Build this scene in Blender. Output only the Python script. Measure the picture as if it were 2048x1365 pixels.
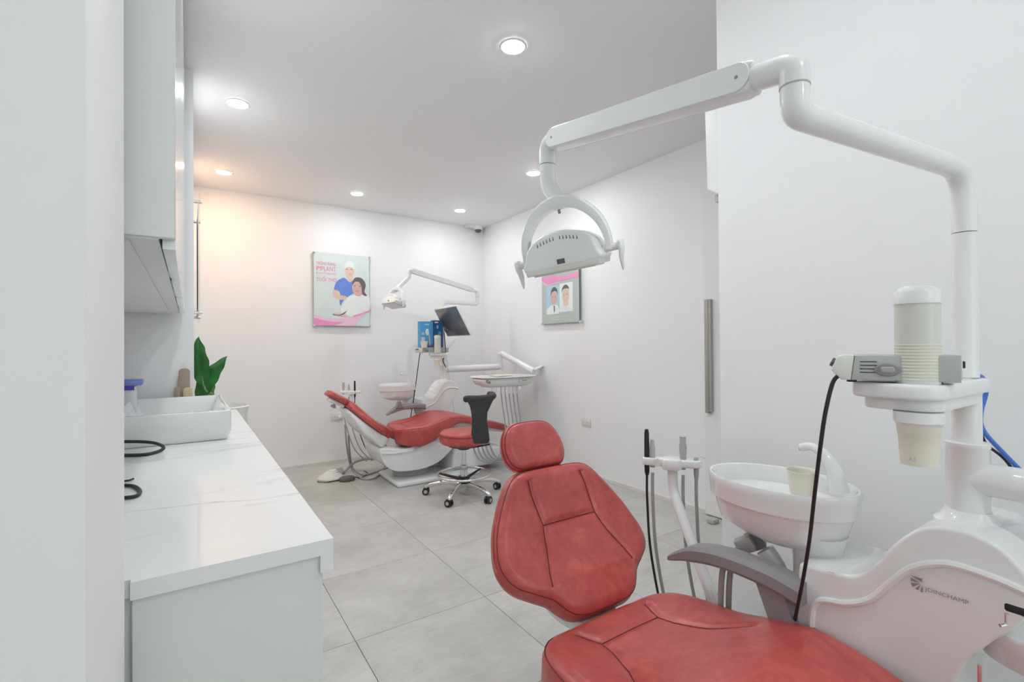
import bpy, bmesh, math, random
from mathutils import Vector, Matrix
random.seed(7)
for o in list(bpy.data.objects): bpy.data.objects.remove(o, do_unlink=True)
scene = bpy.context.scene
COL = scene.collection
V = Vector
# ------------------------------------------------------------------ camera
CAM_H = 1.18; FPX = 966.16
YAW, PITCH, ROLL = [math.radians(a) for a in (33.748, 0.445, -0.427)]
Fw = V((math.sin(YAW)*math.cos(PITCH), math.cos(YAW)*math.cos(PITCH), math.sin(PITCH)))
r0 = V((math.cos(YAW), -math.sin(YAW), 0)); u0 = r0.cross(Fw)
Rt = math.cos(ROLL)*r0 + math.sin(ROLL)*u0
Up = -math.sin(ROLL)*r0 + math.cos(ROLL)*u0
C0 = V((0, 0, CAM_H))
cam = bpy.data.cameras.new('camera'); camo = bpy.data.objects.new('camera', cam); COL.objects.link(camo)
cam.sensor_fit = 'HORIZONTAL'; cam.sensor_width = 36.0; cam.lens = 36.0*FPX/2048.0
cam.clip_start = 0.02
M = Matrix((Rt, Up, -Fw)).transposed().to_4x4(); M.translation = C0
camo.matrix_world = M
scene.camera = camo
def ray(x, y): return (x-1024)/FPX*Rt - (y-682.5)/FPX*Up + Fw
def onz(x, y, z): v = ray(x, y); return C0 + v*((z-CAM_H)/v.z)
def onx(x, y, X): v = ray(x, y); return C0 + v*(X/v.x)
def ony(x, y, Y): v = ray(x, y); return C0 + v*(Y/v.y)
def atd(x, y, d): return C0 + ray(x, y)*d
# ------------------------------------------------------------------ world, exposure
w = bpy.data.worlds.new('world'); scene.world = w; w.use_nodes = True
bg = w.node_tree.nodes['Background']; bg.inputs[0].default_value = (0.90, 1.0, 0.97, 1); bg.inputs[1].default_value = 1.15
scene.view_settings.view_transform = 'Standard'; scene.view_settings.look = 'None'
scene.view_settings.gamma = 1.0; scene.view_settings.use_curve_mapping = False
scene.view_settings.exposure = 0.70
scene.cycles.use_adaptive_sampling = True; scene.cycles.adaptive_threshold = 0.05; scene.cycles.max_bounces = 8
LAMP = 152.0            # downlight diffuser emission
# room numbers
ZC, YB, XR, XN, YN = 2.60, 5.07, 2.978, 1.65, 1.07     # ceiling, back wall, far right wall, near right wall and its end
XL, XI = 0.020, -0.36                                   # left wall plane, niche wall plane
YF = -4.6                                               # added shopfront behind the camera, out of view

# ------------------------------------------------------------------ materials
MATS = {}
def mat(name, col, rough=0.5, metal=0.0, coat=0.0, var=0.03, scale=6.0, bump=0.0, bscale=200.0, trans=0.0, emis=None, alpha=1.0, stretch=None, sss=0.0):
    if name in MATS: return MATS[name]
    m = bpy.data.materials.new(name); m.use_nodes = True
    nt = m.node_tree; p = nt.nodes['Principled BSDF']
    tc = nt.nodes.new('ShaderNodeTexCoord'); nz = nt.nodes.new('ShaderNodeTexNoise')
    src = tc.outputs['Object']
    if stretch:
        mp = nt.nodes.new('ShaderNodeMapping'); mp.inputs['Scale'].default_value = stretch
        nt.links.new(src, mp.inputs[0]); src = mp.outputs[0]
    nt.links.new(src, nz.inputs['Vector']); nz.inputs['Scale'].default_value = scale; nz.inputs['Detail'].default_value = 2
    rp = nt.nodes.new('ShaderNodeValToRGB')
    a = [max(0, c*(1-var)) for c in col]; b = [min(1, c*(1+var)) for c in col]
    rp.color_ramp.elements[0].color = (*a, 1); rp.color_ramp.elements[1].color = (*b, 1)
    rp.color_ramp.elements[0].position = .3; rp.color_ramp.elements[1].position = .7
    nt.links.new(nz.outputs['Fac'], rp.inputs[0]); nt.links.new(rp.outputs[0], p.inputs['Base Color'])
    p.inputs['Roughness'].default_value = rough; p.inputs['Metallic'].default_value = metal
    p.inputs['Coat Weight'].default_value = coat; p.inputs['Coat Roughness'].default_value = 0.05
    p.inputs['Transmission Weight'].default_value = trans; p.inputs['Alpha'].default_value = alpha
    if emis:
        p.inputs['Emission Color'].default_value = (*emis[:3], 1); p.inputs['Emission Strength'].default_value = emis[3]
    if bump:
        bp = nt.nodes.new('ShaderNodeBump'); bn = nt.nodes.new('ShaderNodeTexNoise'); bn.inputs['Scale'].default_value = bscale
        nt.links.new(tc.outputs['Object'], bn.inputs['Vector']); bp.inputs['Strength'].default_value = bump; bp.inputs['Distance'].default_value = 0.002
        nt.links.new(bn.outputs['Fac'], bp.inputs['Height']); nt.links.new(bp.outputs[0], p.inputs['Normal'])
    MATS[name] = m; return m
WALL = mat('wall_paint', (.92, .92, .925), .6, var=.010, scale=1.5)
CEIL = mat('ceiling_paint', (.93, .93, .93), .7, var=.01, scale=1.0)
CABW = mat('cabinet_laminate', (.79, .805, .78), .35, var=.012, scale=2)
CABF = mat('cabinet_gloss', (.84, .86, .86), .12, coat=.5, var=.01)
PLAST = mat('white_plastic', (.89, .90, .895), .25, coat=.5, var=.01, scale=3)
PORC = mat('white_ceramic', (.86, .865, .86), .1, coat=.8, var=.01)
OFFW = mat('ivory_plastic', (.78, .78, .72), .4, var=.02)
LGREY = mat('light_grey_plastic', (.50, .51, .49), .45, var=.03)
GREY = mat('grey_plastic', (.30, .29, .30), .5, var=.05)
HOSE = mat('grey_hose', (.42, .42, .42), .5, var=.04)
DGREY = mat('dark_grey_plastic', (.12, .12, .12), .5, var=.05)
BLACK = mat('black_rubber', (.018, .018, .02), .5, var=.1)
SEAM = mat('seam_thread', (.16, .014, .014), .6, var=.1)
CHROME = mat('chrome', (.75, .75, .75), .16, metal=1, var=.02)
STEEL = mat('brushed_steel', (.46, .45, .42), .38, metal=.7, var=.12, scale=30, stretch=(1, 1, .05))
BLUEH = mat('blue_hose', (.07, .2, .68), .4, var=.05)
CUPP = mat('cream_paper', (.83, .80, .68), .7, var=.02)
CUPT = mat('cream_tube', (.74, .745, .68), .3, coat=.3, var=.02)
WOODA = mat('brown_wood', (.42, .32, .25), .5, var=.15, scale=12, stretch=(1, 1, .1))
WOODB = mat('tan_wood', (.62, .47, .31), .5, var=.12, scale=12, stretch=(1, 1, .1))
LEAF = mat('leaf_green', (.03, .17, .035), .35, coat=.2, var=.35, scale=14)
LEAF2 = mat('leaf_pale_green', (.16, .30, .10), .4, var=.4, scale=18)
MESHF = mat('dark_fabric', (.045, .045, .048), .75, var=.2, scale=60, bump=.3, bscale=500)
SCREEN = mat('dark_screen', (.12, .12, .12), .3, coat=.6, var=.5, scale=3)
ACRYL = None

def red_leather():
    m = bpy.data.materials.new('red_leather'); m.use_nodes = True; nt = m.node_tree; p = nt.nodes['Principled BSDF']
    tc = nt.nodes.new('ShaderNodeTexCoord')
    n1 = nt.nodes.new('ShaderNodeTexNoise'); n1.inputs['Scale'].default_value = 14; n1.inputs['Detail'].default_value = 6; n1.inputs['Roughness'].default_value = .65
    n2 = nt.nodes.new('ShaderNodeTexNoise'); n2.inputs['Scale'].default_value = 60; n2.inputs['Detail'].default_value = 4
    mx = nt.nodes.new('ShaderNodeMath'); mx.operation = 'MULTIPLY_ADD'; mx.inputs[1].default_value = .45
    nt.links.new(tc.outputs['Object'], n1.inputs[0]); nt.links.new(tc.outputs['Object'], n2.inputs[0])
    nt.links.new(n2.outputs['Fac'], mx.inputs[0]); nt.links.new(n1.outputs['Fac'], mx.inputs[2])
    rp = nt.nodes.new('ShaderNodeValToRGB'); e = rp.color_ramp.elements
    e[0].position = .42; e[0].color = (.40, .055, .052, 1); e[1].position = 1.0; e[1].color = (.62, .125, .108, 1)
    k = e.new(.72); k.color = (.51, .080, .072, 1)
    nt.links.new(mx.outputs[0], rp.inputs[0]); nt.links.new(rp.outputs[0], p.inputs['Base Color'])
    p.inputs['Roughness'].default_value = .38; p.inputs['Coat Weight'].default_value = .15; p.inputs['Coat Roughness'].default_value = .3
    vo = nt.nodes.new('ShaderNodeTexVoronoi'); vo.inputs['Scale'].default_value = 420; nt.links.new(tc.outputs['Object'], vo.inputs['Vector'])
    bp = nt.nodes.new('ShaderNodeBump'); bp.inputs['Strength'].default_value = .12; bp.inputs['Distance'].default_value = .001
    nt.links.new(vo.outputs['Distance'], bp.inputs['Height']); nt.links.new(bp.outputs[0], p.inputs['Normal'])
    return m
RED = red_leather()
def tile_mat():
    m = bpy.data.materials.new('floor_tile'); m.use_nodes = True; nt = m.node_tree; p = nt.nodes['Principled BSDF']
    g = nt.nodes.new('ShaderNodeNewGeometry'); oi = nt.nodes.new('ShaderNodeObjectInfo')
    ad = nt.nodes.new('ShaderNodeVectorMath'); ad.operation = 'MULTIPLY_ADD'; ad.inputs[1].default_value = (0, 0, 7)
    cb = nt.nodes.new('ShaderNodeCombineXYZ'); nt.links.new(oi.outputs['Random'], cb.inputs[2])
    nt.links.new(cb.outputs[0], ad.inputs[0]); nt.links.new(g.outputs['Position'], ad.inputs[2])
    n1 = nt.nodes.new('ShaderNodeTexNoise'); n1.inputs['Scale'].default_value = 3.0; n1.inputs['Detail'].default_value = 7; n1.inputs['Roughness'].default_value = .7
    mp = nt.nodes.new('ShaderNodeMapping'); mp.inputs['Scale'].default_value = (14, 90, 1)
    n2 = nt.nodes.new('ShaderNodeTexNoise'); n2.inputs['Scale'].default_value = 1.0; n2.inputs['Detail'].default_value = 3
    nt.links.new(ad.outputs[0], n1.inputs[0]); nt.links.new(ad.outputs[0], mp.inputs[0]); nt.links.new(mp.outputs[0], n2.inputs[0])
    mx = nt.nodes.new('ShaderNodeMath'); mx.operation = 'MULTIPLY_ADD'; mx.inputs[1].default_value = .4
    nt.links.new(n2.outputs['Fac'], mx.inputs[0]); nt.links.new(n1.outputs['Fac'], mx.inputs[2])
    rp = nt.nodes.new('ShaderNodeValToRGB'); e = rp.color_ramp.elements
    e[0].position = .45; e[0].color = (.45, .44, .415, 1); e[1].position = .95; e[1].color = (.65, .635, .605, 1)
    nt.links.new(mx.outputs[0], rp.inputs[0]); nt.links.new(rp.outputs[0], p.inputs['Base Color'])
    p.inputs['Roughness'].default_value = .42
    bp = nt.nodes.new('ShaderNodeBump'); bp.inputs['Strength'].default_value = .15; bp.inputs['Distance'].default_value = .001
    nt.links.new(n2.outputs['Fac'], bp.inputs['Height']); nt.links.new(bp.outputs[0], p.inputs['Normal'])
    return m
TILE = tile_mat()
GROUT = mat('grout', (.50, .48, .455), .9)
def marble_mat():
    m = bpy.data.materials.new('white_marble'); m.use_nodes = True; nt = m.node_tree; p = nt.nodes['Principled BSDF']
    g = nt.nodes.new('ShaderNodeNewGeometry')
    mp = nt.nodes.new('ShaderNodeMapping'); mp.inputs['Rotation'].default_value = (0, 0, .45); mp.inputs['Scale'].default_value = (.55, 2.1, 1)
    mp.inputs['Location'].default_value = (.3, .85, .1)
    nt.links.new(g.outputs['Position'], mp.inputs[0])
    n = nt.nodes.new('ShaderNodeTexNoise'); n.inputs['Scale'].default_value = 1.7; n.inputs['Detail'].default_value = 6; n.inputs['Roughness'].default_value = .55; n.inputs['Distortion'].default_value = .35
    nt.links.new(mp.outputs[0], n.inputs[0])
    s = nt.nodes.new('ShaderNodeMath'); s.operation = 'SUBTRACT'; s.inputs[1].default_value = .5
    a = nt.nodes.new('ShaderNodeMath'); a.operation = 'ABSOLUTE'
    nt.links.new(n.outputs['Fac'], s.inputs[0]); nt.links.new(s.outputs[0], a.inputs[0])
    rp = nt.nodes.new('ShaderNodeValToRGB'); e = rp.color_ramp.elements
    e[0].position = 0; e[0].color = (.62, .60, .64, 1); e[1].position = .022; e[1].color = (.86, .87, .865, 1)
    nt.links.new(a.outputs[0], rp.inputs[0])
    n2 = nt.nodes.new('ShaderNodeTexNoise'); n2.inputs['Scale'].default_value = 2.5; nt.links.new(g.outputs['Position'], n2.inputs[0])
    r2 = nt.nodes.new('ShaderNodeValToRGB'); r2.color_ramp.elements[0].position = .42; r2.color_ramp.elements[1].position = .62
    nt.links.new(n2.outputs['Fac'], r2.inputs[0])
    mx = nt.nodes.new('ShaderNodeMix'); mx.data_type = 'RGBA'; mx.inputs['A'].default_value = (.86, .87, .865, 1)
    nt.links.new(r2.outputs[0], mx.inputs['Factor']); nt.links.new(rp.outputs[0], mx.inputs['B'])
    nt.links.new(mx.outputs['Result'], p.inputs['Base Color']); p.inputs['Roughness'].default_value = .07
    return m
MARBLE = marble_mat()
def glass_mat():
    m = bpy.data.materials.new('clear_acrylic'); m.use_nodes = True; nt = m.node_tree
    p = nt.nodes['Principled BSDF']; out = nt.nodes['Material Output']
    tr = nt.nodes.new('ShaderNodeBsdfTransparent'); tr.inputs[0].default_value = (.95, .97, .96, 1)
    gl = nt.nodes.new('ShaderNodeBsdfGlossy'); gl.inputs['Roughness'].default_value = .03
    lw = nt.nodes.new('ShaderNodeLayerWeight'); pw = nt.nodes.new('ShaderNodeMath'); pw.operation = 'POWER'; pw.inputs[1].default_value = 4
    fr = nt.nodes.new('ShaderNodeMath'); fr.operation = 'MULTIPLY_ADD'; fr.inputs[1].default_value = .12; fr.inputs[2].default_value = .03
    nt.links.new(lw.outputs['Facing'], pw.inputs[0]); nt.links.new(pw.outputs[0], fr.inputs[0])
    mx = nt.nodes.new('ShaderNodeMixShader'); nt.links.new(fr.outputs[0], mx.inputs[0]); nt.links.new(tr.outputs[0], mx.inputs[1]); nt.links.new(gl.outputs[0], mx.inputs[2])
    nt.links.new(mx.outputs[0], out.inputs[0]); nt.nodes.remove(p); return m
ACRYL = glass_mat()
def lamp_mat(name, c, s):
    m = bpy.data.materials.new(name); m.use_nodes = True; p = m.node_tree.nodes['Principled BSDF']
    p.inputs['Base Color'].default_value = (.9, .9, .9, 1); p.inputs['Emission Color'].default_value = (*c, 1); p.inputs['Emission Strength'].default_value = s
    return m
GLOW = lamp_mat('downlight_white', (.925, .97, 1), LAMP)
GLOWW = lamp_mat('downlight_warm', (1, .60, .36), LAMP*.85)
GLOWB = lamp_mat('downlight_soft', (.925, .97, 1), LAMP*.68)
def flat(name, c): return mat('print_'+name, c, .45, var=.02, scale=20)

# ------------------------------------------------------------------ mesh helpers
WL = {}      # world location of every object we make
def crom(pts, n=8, closed=False):
    pts = [V(p) for p in pts]; N = len(pts); out = []
    rng = range(N if closed else N-1)
    for i in rng:
        if closed: a, b, c, d = pts[(i-1) % N], pts[i], pts[(i+1) % N], pts[(i+2) % N]
        else: a, b, c, d = pts[max(i-1, 0)], pts[i], pts[i+1], pts[min(i+2, N-1)]
        for k in range(n):
            t = k/n
            out.append(.5*((2*b)+(c-a)*t+(2*a-5*b+4*c-d)*t*t+(3*b-a-3*c+d)*t**3))
    if not closed: out.append(pts[-1])
    return out
def fillet(pts, r, n=6):
    """polyline with rounded corners"""
    pts = [V(p) for p in pts]; out = [pts[0]]
    for i in range(1, len(pts)-1):
        p = pts[i]; a = pts[i-1]-p; b = pts[i+1]-p
        rr = min(r, a.length*.49, b.length*.49)
        s = p+a.normalized()*rr; e = p+b.normalized()*rr
        for k in range(n+1):
            t = k/n; out.append((1-t)**2*s+2*t*(1-t)*p+t*t*e)
    out.append(pts[-1]); return out
class MB:
    def __init__(s): s.v = []; s.f = []
    def add(s, vs, fs):
        o = len(s.v); s.v += [V(p) for p in vs]; s.f += [tuple(i+o for i in f) for f in fs]; return s
    def box(s, a, b):
        x0, y0, z0 = a; x1, y1, z1 = b
        return s.add([(x0, y0, z0), (x1, y0, z0), (x1, y1, z0), (x0, y1, z0), (x0, y0, z1), (x1, y0, z1), (x1, y1, z1), (x0, y1, z1)],
                     [(0, 3, 2, 1), (4, 5, 6, 7), (0, 1, 5, 4), (1, 2, 6, 5), (2, 3, 7, 6), (3, 0, 4, 7)])
    def bm(s, b):
        b.verts.index_update(); s.add([v.co.copy() for v in b.verts], [[v.index for v in f.verts] for f in b.faces]); b.free(); return s
    def rbox(s, c, size, r, seg=3, mtx=None):
        b = bmesh.new(); bmesh.ops.create_cube(b, size=1)
        for v in b.verts: v.co = V((v.co.x*size[0], v.co.y*size[1], v.co.z*size[2]))
        bmesh.ops.bevel(b, geom=b.edges[:], offset=r, segments=seg, affect='EDGES', profile=.5)
        for v in b.verts: v.co = (mtx @ v.co if mtx else v.co)+V(c)
        return s.bm(b)
    def prism(s, pts, O, ex, ey, ez, d, r=0, seg=3, side=False):
        """outline (x,y) in plane ex,ey, extruded by d along ez; caps bevelled by r"""
        O, ex, ey, ez = V(O), V(ex), V(ey), V(ez)
        b = bmesh.new(); lo = [b.verts.new((p[0], p[1], 0)) for p in pts]
        f = b.faces.new(lo); bmesh.ops.recalc_face_normals(b, faces=[f])
        ret = bmesh.ops.extrude_face_region(b, geom=[f]); vs = [g for g in ret['geom'] if isinstance(g, bmesh.types.BMVert)]
        for v in vs: v.co.z += d
        if r:
            ed = [e for e in b.edges if abs(e.verts[0].co.z-e.verts[1].co.z) < 1e-6]
            bmesh.ops.bevel(b, geom=ed, offset=r, segments=seg, affect='EDGES', profile=.5, clamp_overlap=True)
        bmesh.ops.recalc_face_normals(b, faces=b.faces[:])
        for v in b.verts: v.co = O+ex*v.co.x+ey*v.co.y+ez*v.co.z
        return s.bm(b)
    def tube(s, path, rad, n=12, closed=False, cap=True, sq=None):
        path = [V(p) for p in path]; N = len(path); rads = rad if isinstance(rad, (list, tuple)) else [rad]*N
        up = V((0, 0, 1)); t0 = (path[1]-path[0]).normalized()
        if abs(t0.z) > .9: up = V((1, 0, 0))
        nrm = (up-t0*up.dot(t0)).normalized(); o = len(s.v)
        for i, p in enumerate(path):
            if closed: t = path[(i+1) % N]-path[i-1]
            else: t = path[min(i+1, N-1)]-path[max(i-1, 0)]
            t.normalize(); nrm = (nrm-t*nrm.dot(t)).normalized(); bn = t.cross(nrm)
            for k in range(n):
                a = 2*math.pi*k/n; s.v.append(p+(nrm*math.cos(a)+bn*math.sin(a))*rads[i])
        for i in range(N if closed else N-1):
            j = (i+1) % N
            for k in range(n):
                k2 = (k+1) % n; s.f.append((o+i*n+k, o+i*n+k2, o+j*n+k2, o+j*n+k))
        if cap and not closed:
            s.f.append(tuple(o+k for k in range(n))[::-1]); s.f.append(tuple(o+(N-1)*n+k for k in range(n)))
        return s
    def loft(s, rings, cap=True):
        o = len(s.v); n = len(rings[0])
        for r in rings: s.v += [V(p) for p in r]
        for i in range(len(rings)-1):
            for k in range(n):
                k2 = (k+1) % n; s.f.append((o+i*n+k, o+i*n+k2, o+(i+1)*n+k2, o+(i+1)*n+k))
        if cap:
            s.f.append(tuple(o+k for k in range(n))[::-1]); s.f.append(tuple(o+(len(rings)-1)*n+k for k in range(n)))
        return s
    def lathe(s, prof, c, n=32, ax=(0, 0, 1), sx=1, sy=1, cap=True):
        ax = V(ax).normalized(); e1 = V((1, 0, 0)) if abs(ax.x) < .9 else V((0, 1, 0)); e1 = (e1-ax*e1.dot(ax)).normalized(); e2 = ax.cross(e1)
        return s.loft([[V(c)+ax*h+(e1*math.cos(2*math.pi*k/n)*sx+e2*math.sin(2*math.pi*k/n)*sy)*max(r, 1e-4) for k in range(n)] for r, h in prof], cap)
    def text(s, string, O, ex, ey, width=None, height=None, d=.0008, align='LEFT'):
        cu = bpy.data.curves.new('t', 'FONT'); cu.body = string; cu.resolution_u = 3
        ob = bpy.data.objects.new('t', cu); me = ob.to_mesh()
        vs = [v.co.copy() for v in me.vertices]; fs = [tuple(p.vertices) for p in me.polygons]; ob.to_mesh_clear()
        bpy.data.objects.remove(ob); bpy.data.curves.remove(cu)
        if not vs: return s
        x0 = min(v.x for v in vs); x1 = max(v.x for v in vs); y0 = min(v.y for v in vs); y1 = max(v.y for v in vs)
        kx = width/(x1-x0) if width else None; ky = height/(y1-y0) if height else kx
        if kx is None: kx = ky
        O, ex, ey = V(O), V(ex), V(ey)
        s.add([O+ex*((v.x-x0)*kx)+ey*((v.y-y0)*ky) for v in vs], fs); return s
    def build(s, name, m, parent=None, at=None, smooth=True, ang=40):
        par = WL.get(parent.name, V((0, 0, 0))) if parent else V((0, 0, 0))
        at = V(at) if at is not None else par
        me = bpy.data.meshes.new(name); me.from_pydata([tuple(p-at) for p in s.v], [], s.f); me.materials.append(m)
        me.validate(); 
        b = bmesh.new(); b.from_mesh(me); bmesh.ops.recalc_face_normals(b, faces=b.faces[:]); b.to_mesh(me); b.free()
        if smooth:
            me.polygons.foreach_set('use_smooth', [True]*len(me.polygons)); me.set_sharp_from_angle(angle=math.radians(ang))
        o = bpy.data.objects.new(name, me); COL.objects.link(o)
        if parent: o.parent = parent
        o.location = at-par; WL[o.name] = at.copy(); return o
def thing(name, label, cat, loc=(0, 0, 0), group=None):
    o = bpy.data.objects.new(name, None); o.empty_display_size = .05; COL.objects.link(o); o.location = loc; WL[o.name] = V(loc)
    o['label'] = label; o['category'] = cat
    if group: o['group'] = group
    return o
def tag(o, label, cat, group=None):
    o['label'] = label; o['category'] = cat
    if group: o['group'] = group
    return o
def struct(o): o['kind'] = 'structure'; return o
def dup(o, delta=(0, 0, 0), parent=None, label=None):
    c = o.copy(); COL.objects.link(c); c.parent = parent; c.location = V(o.location)+V(delta); WL[c.name] = WL[o.name]+V(delta)
    if label: c['label'] = label
    for ch in o.children: dup(ch, (0, 0, 0), c)
    return c
def base(mb): # lowest corner centre helper
    xs = [p.x for p in mb.v]; ys = [p.y for p in mb.v]; zs = [p.z for p in mb.v]
    return V(((min(xs)+max(xs))/2, (min(ys)+max(ys))/2, min(zs)))
def single(mb, name, m, label, cat, group=None, **k): return tag(mb.build(name, m, None, base(mb), **k), label, cat, group)
X_, Y_, Z_ = V((1, 0, 0)), V((0, 1, 0)), V((0, 0, 1))

# ------------------------------------------------------------------ room shell
T0 = .12
fl = struct(MB().box((XI-.2, YF-.1, -.12), (XR+.2, YB+.2, -.010)).build('floor', GROUT, smooth=False))
bx = MB(); bx.rbox((0, 0, -.005), (.5982, .5982, .010), .0010, 1)
t0 = None
x = .55-.6*2
while x < XR:
    y = 1.966-.6*11
    while y < YB:
        cx, cy = x+.3, y+.3
        if cx-.3 < XR and cx+.3 > XI and not (cx-.3 > XN and cy+.3 < YN):
            if t0 is None:
                t0 = bx.build('tile', TILE, fl, (0, 0, 0)); t0.location = (cx, cy, 0)
            else:
                c = t0.copy(); COL.objects.link(c); c.parent = fl; c.location = (cx, cy, 0)
        y += .6
    x += .6
struct(MB().box((XI-.2, YF-.1, ZC), (XR+.2, YB+.2, ZC+.15)).build('ceiling', CEIL, smooth=False))
struct(MB().box((XI-.2, YB, 0), (XR+.2, YB+.15, ZC)).build('wall_back', WALL, smooth=False))
struct(MB().box((XR, YN, 0), (XR+.15, YB, ZC)).build('wall_right_far', WALL, smooth=False))
struct(MB().box((XN, YF, 0), (XR+.15, YN, ZC)).build('wall_right_near', WALL, smooth=False))
struct(MB().box((XI-.2, YF, 0), (XI, YB, ZC)).build('wall_left_niche', WALL, smooth=False))
struct(MB().box((XI, 2.96, 0), (XL, YB, ZC)).build('wall_left_far', WALL, smooth=False))
YP0, YP1, XP = .585, .90, -.079
pil = MB(); pil.box((XI, YP0, 0), (XP, YP1, ZC)); struct(pil.build('wall_left_pillar', WALL, smooth=False))
# baseboards: thin pale skirting
BASEB = mat('skirting', (.80, .77, .73), .35, var=.02)
struct(MB().box((XL, YB-.012, 0), (XR, YB, .028)).build('baseboard_back', BASEB, smooth=False))
struct(MB().box((XR-.012, YN, 0), (XR, YB-.012, .028)).build('baseboard_right', BASEB, smooth=False))
# unseen shopfront glazing added behind the camera to let world light in
wf = MB()
for xx in (XI, .62, XN-.06): wf.box((xx, YF-.05, 0), (xx+.06, YF, ZC))
for zz in (0, 2.1, ZC-.06): wf.box((XI, YF-.045, zz), (XN, YF-.005, zz+.06))
win = struct(wf.build('added_window_1', mat('white_frame', (.8, .8, .8), .4), smooth=False))
for a, b in ((XI+.06, .62), (.68, XN-.06)):
    MB().box((a, YF-.03, .06), (b, YF-.022, ZC-.06)).build('pane', ACRYL, win, smooth=False)
# slim door edge with long steel pull at the end of the far right wall
dr = struct(MB().box((XR-.03, 1.40, .012), (XR-.002, 2.035, 2.2)).build('door_1', mat('door_white', (.88, .88, .88), .4, var=.01), smooth=False))
hd = MB().rbox((XR-.045, 1.995, 1.092), (.028, .030, .772), .003, 1); hd.box((XR-.058, 1.963, .72), (XR-.032, 1.978, 1.478)); hd.build('door_handle', STEEL, dr)
# ceiling downlights
RX = (.236, 1.29, 2.37)
ring = MB().lathe([(.056, ZC-.001), (.066, ZC-.001), (.066, ZC-.004), (.055, ZC-.007), (.052, ZC-.004)], (0, 0, 0), 24, cap=False)
disc = MB().lathe([(.001, ZC-.013), (.03, ZC-.0115), (.048, ZC-.008), (.053, ZC-.004), (.053, ZC-.002), (.001, ZC-.002)], (0, 0, 0), 20)
spots = [(1.281, 1.89, 'white recessed downlight nearest the camera, high in the ceiling centre', GLOW),
         (.236, 3.21, 'white recessed downlight above the counter near the upper cabinet', GLOW),
         (.237, 4.539, 'warm orange recessed downlight near the left wall corner', GLOWW),
         (1.3, 4.523, 'white recessed downlight above the smiling couple poster', GLOWB),
         (2.373, 4.518, 'white recessed downlight closest to the corner dome camera', GLOWB),
         (2.368, 3.206, 'white recessed downlight half hidden behind the big lamp arm', GLOW),
         (.236, 1.89, 'added unseen white downlight above the marble counter', GLOW), (.78, .57, 'added unseen white downlight above the near dental chair', GLOWB), (.78, -.75, 'added unseen white downlight behind the near dental chair', GLOW),  # lamps on this line and the next are out of view, added for light
         (.78, -2.07, 'added unseen white downlight midway to the added glazing', GLOW), (.78, -3.39, 'added unseen white downlight closest to the added glazing', GLOW)]
for x, y, lb, m in spots:
    t = thing('ceiling_downlight', lb, 'downlight', (x, y, ZC-.008), 'recessed ceiling downlights')
    for mb, nm, mm in ((ring, 'trim_ring', PLAST), (disc, 'diffuser', m)):
        o = mb.build(nm, mm, None, (0, 0, ZC-.008)); o.parent = t; o.location = (0, 0, 0)
# ------------------------------------------------------------------ left side: counter, cabinets
CZ = .82; CX = .219; CY0, CY1 = .955, 3.20
t = thing('base_cabinet', 'pale grey laminate base cabinet under the marble counter', 'cabinet', (-.05, 2.0, 0))
b = MB(); b.box((XI+.002, CY0+.012, .08), (CX-.045, 2.955, CZ-.032)); b.box((XI+.002, CY0+.03, 0), (CX-.09, 2.95, .08)); b.build('carcass', CABW, t, smooth=False)
MB().rbox(((XP+.004+CX-.012)/2, CY0+.006, CZ/2-.012), (CX-.016-XP, .016, CZ-.03), .0015, 1).build('end_panel', CABW, t)
yy = CY0+.02
for k in range(4):
    d = MB().rbox((CX-.034, yy+.245, .43), (.018, .486, .68), .002, 1).build('door', CABF, t)
    MB().tube([(CX-.008, yy+.05, .60), (CX-.008, yy+.05, .72)], .005, 8).build('handle', CHROME, d); yy += .492
b = MB(); b.box((XP+.003, CY0-.012, CZ-.028), (CX+.005, 2.95, CZ)); b.box((XI+.002, CY0+.0, CZ-.028), (XP+.003, 2.95, CZ)); b.box((XL+.004, 2.95, CZ-.028), (CX+.005, CY1, CZ))
b.box((CX-.018, CY0-.012, CZ-.06), (CX+.005, CY1, CZ-.028))
single(b, 'countertop', MARBLE, 'long white marble countertop with grey veins and folded front edge', 'countertop', smooth=False)
UZ = 1.351; UX = -.018
t = thing('upper_cabinet', 'tall white wall cabinet hung above the marble counter', 'cabinet', (-.18, 1.9, UZ))
MB().box((XI+.002, CY0-.008, UZ), (UX-.022, 2.93, ZC-.004)).build('carcass', CABW, t, smooth=False)
MB().rbox(((-.10+UX)/2-.02, CY0-.006, (UZ+ZC)/2), (UX+.10+.04, .016, ZC-UZ-.006), .001, 1).build('end_panel', CABW, t)
yy = CY0+.004; n = 4; wd = (2.92-yy)/n
for k in range(n):
    b = MB(); y0, y1 = yy+.0015, yy+wd-.0015
    # door with a finger notch at the lower edge
    pts = [(y0, UZ-.012), (y1-.09, UZ-.012), (y1-.06, UZ+.012), (y1, UZ+.012), (y1, ZC-.02), (y0, ZC-.02)]
    b.prism(pts, (UX-.018, 0, 0), Y_, Z_, X_, .018, .001, 1); b.build('door', CABF, t, smooth=False); yy += wd
MB().box((XI+.01, CY0+.01, UZ-.004), (UX-.06, 2.92, UZ)).build('bottom_panel', CABW, t, smooth=False)
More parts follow.
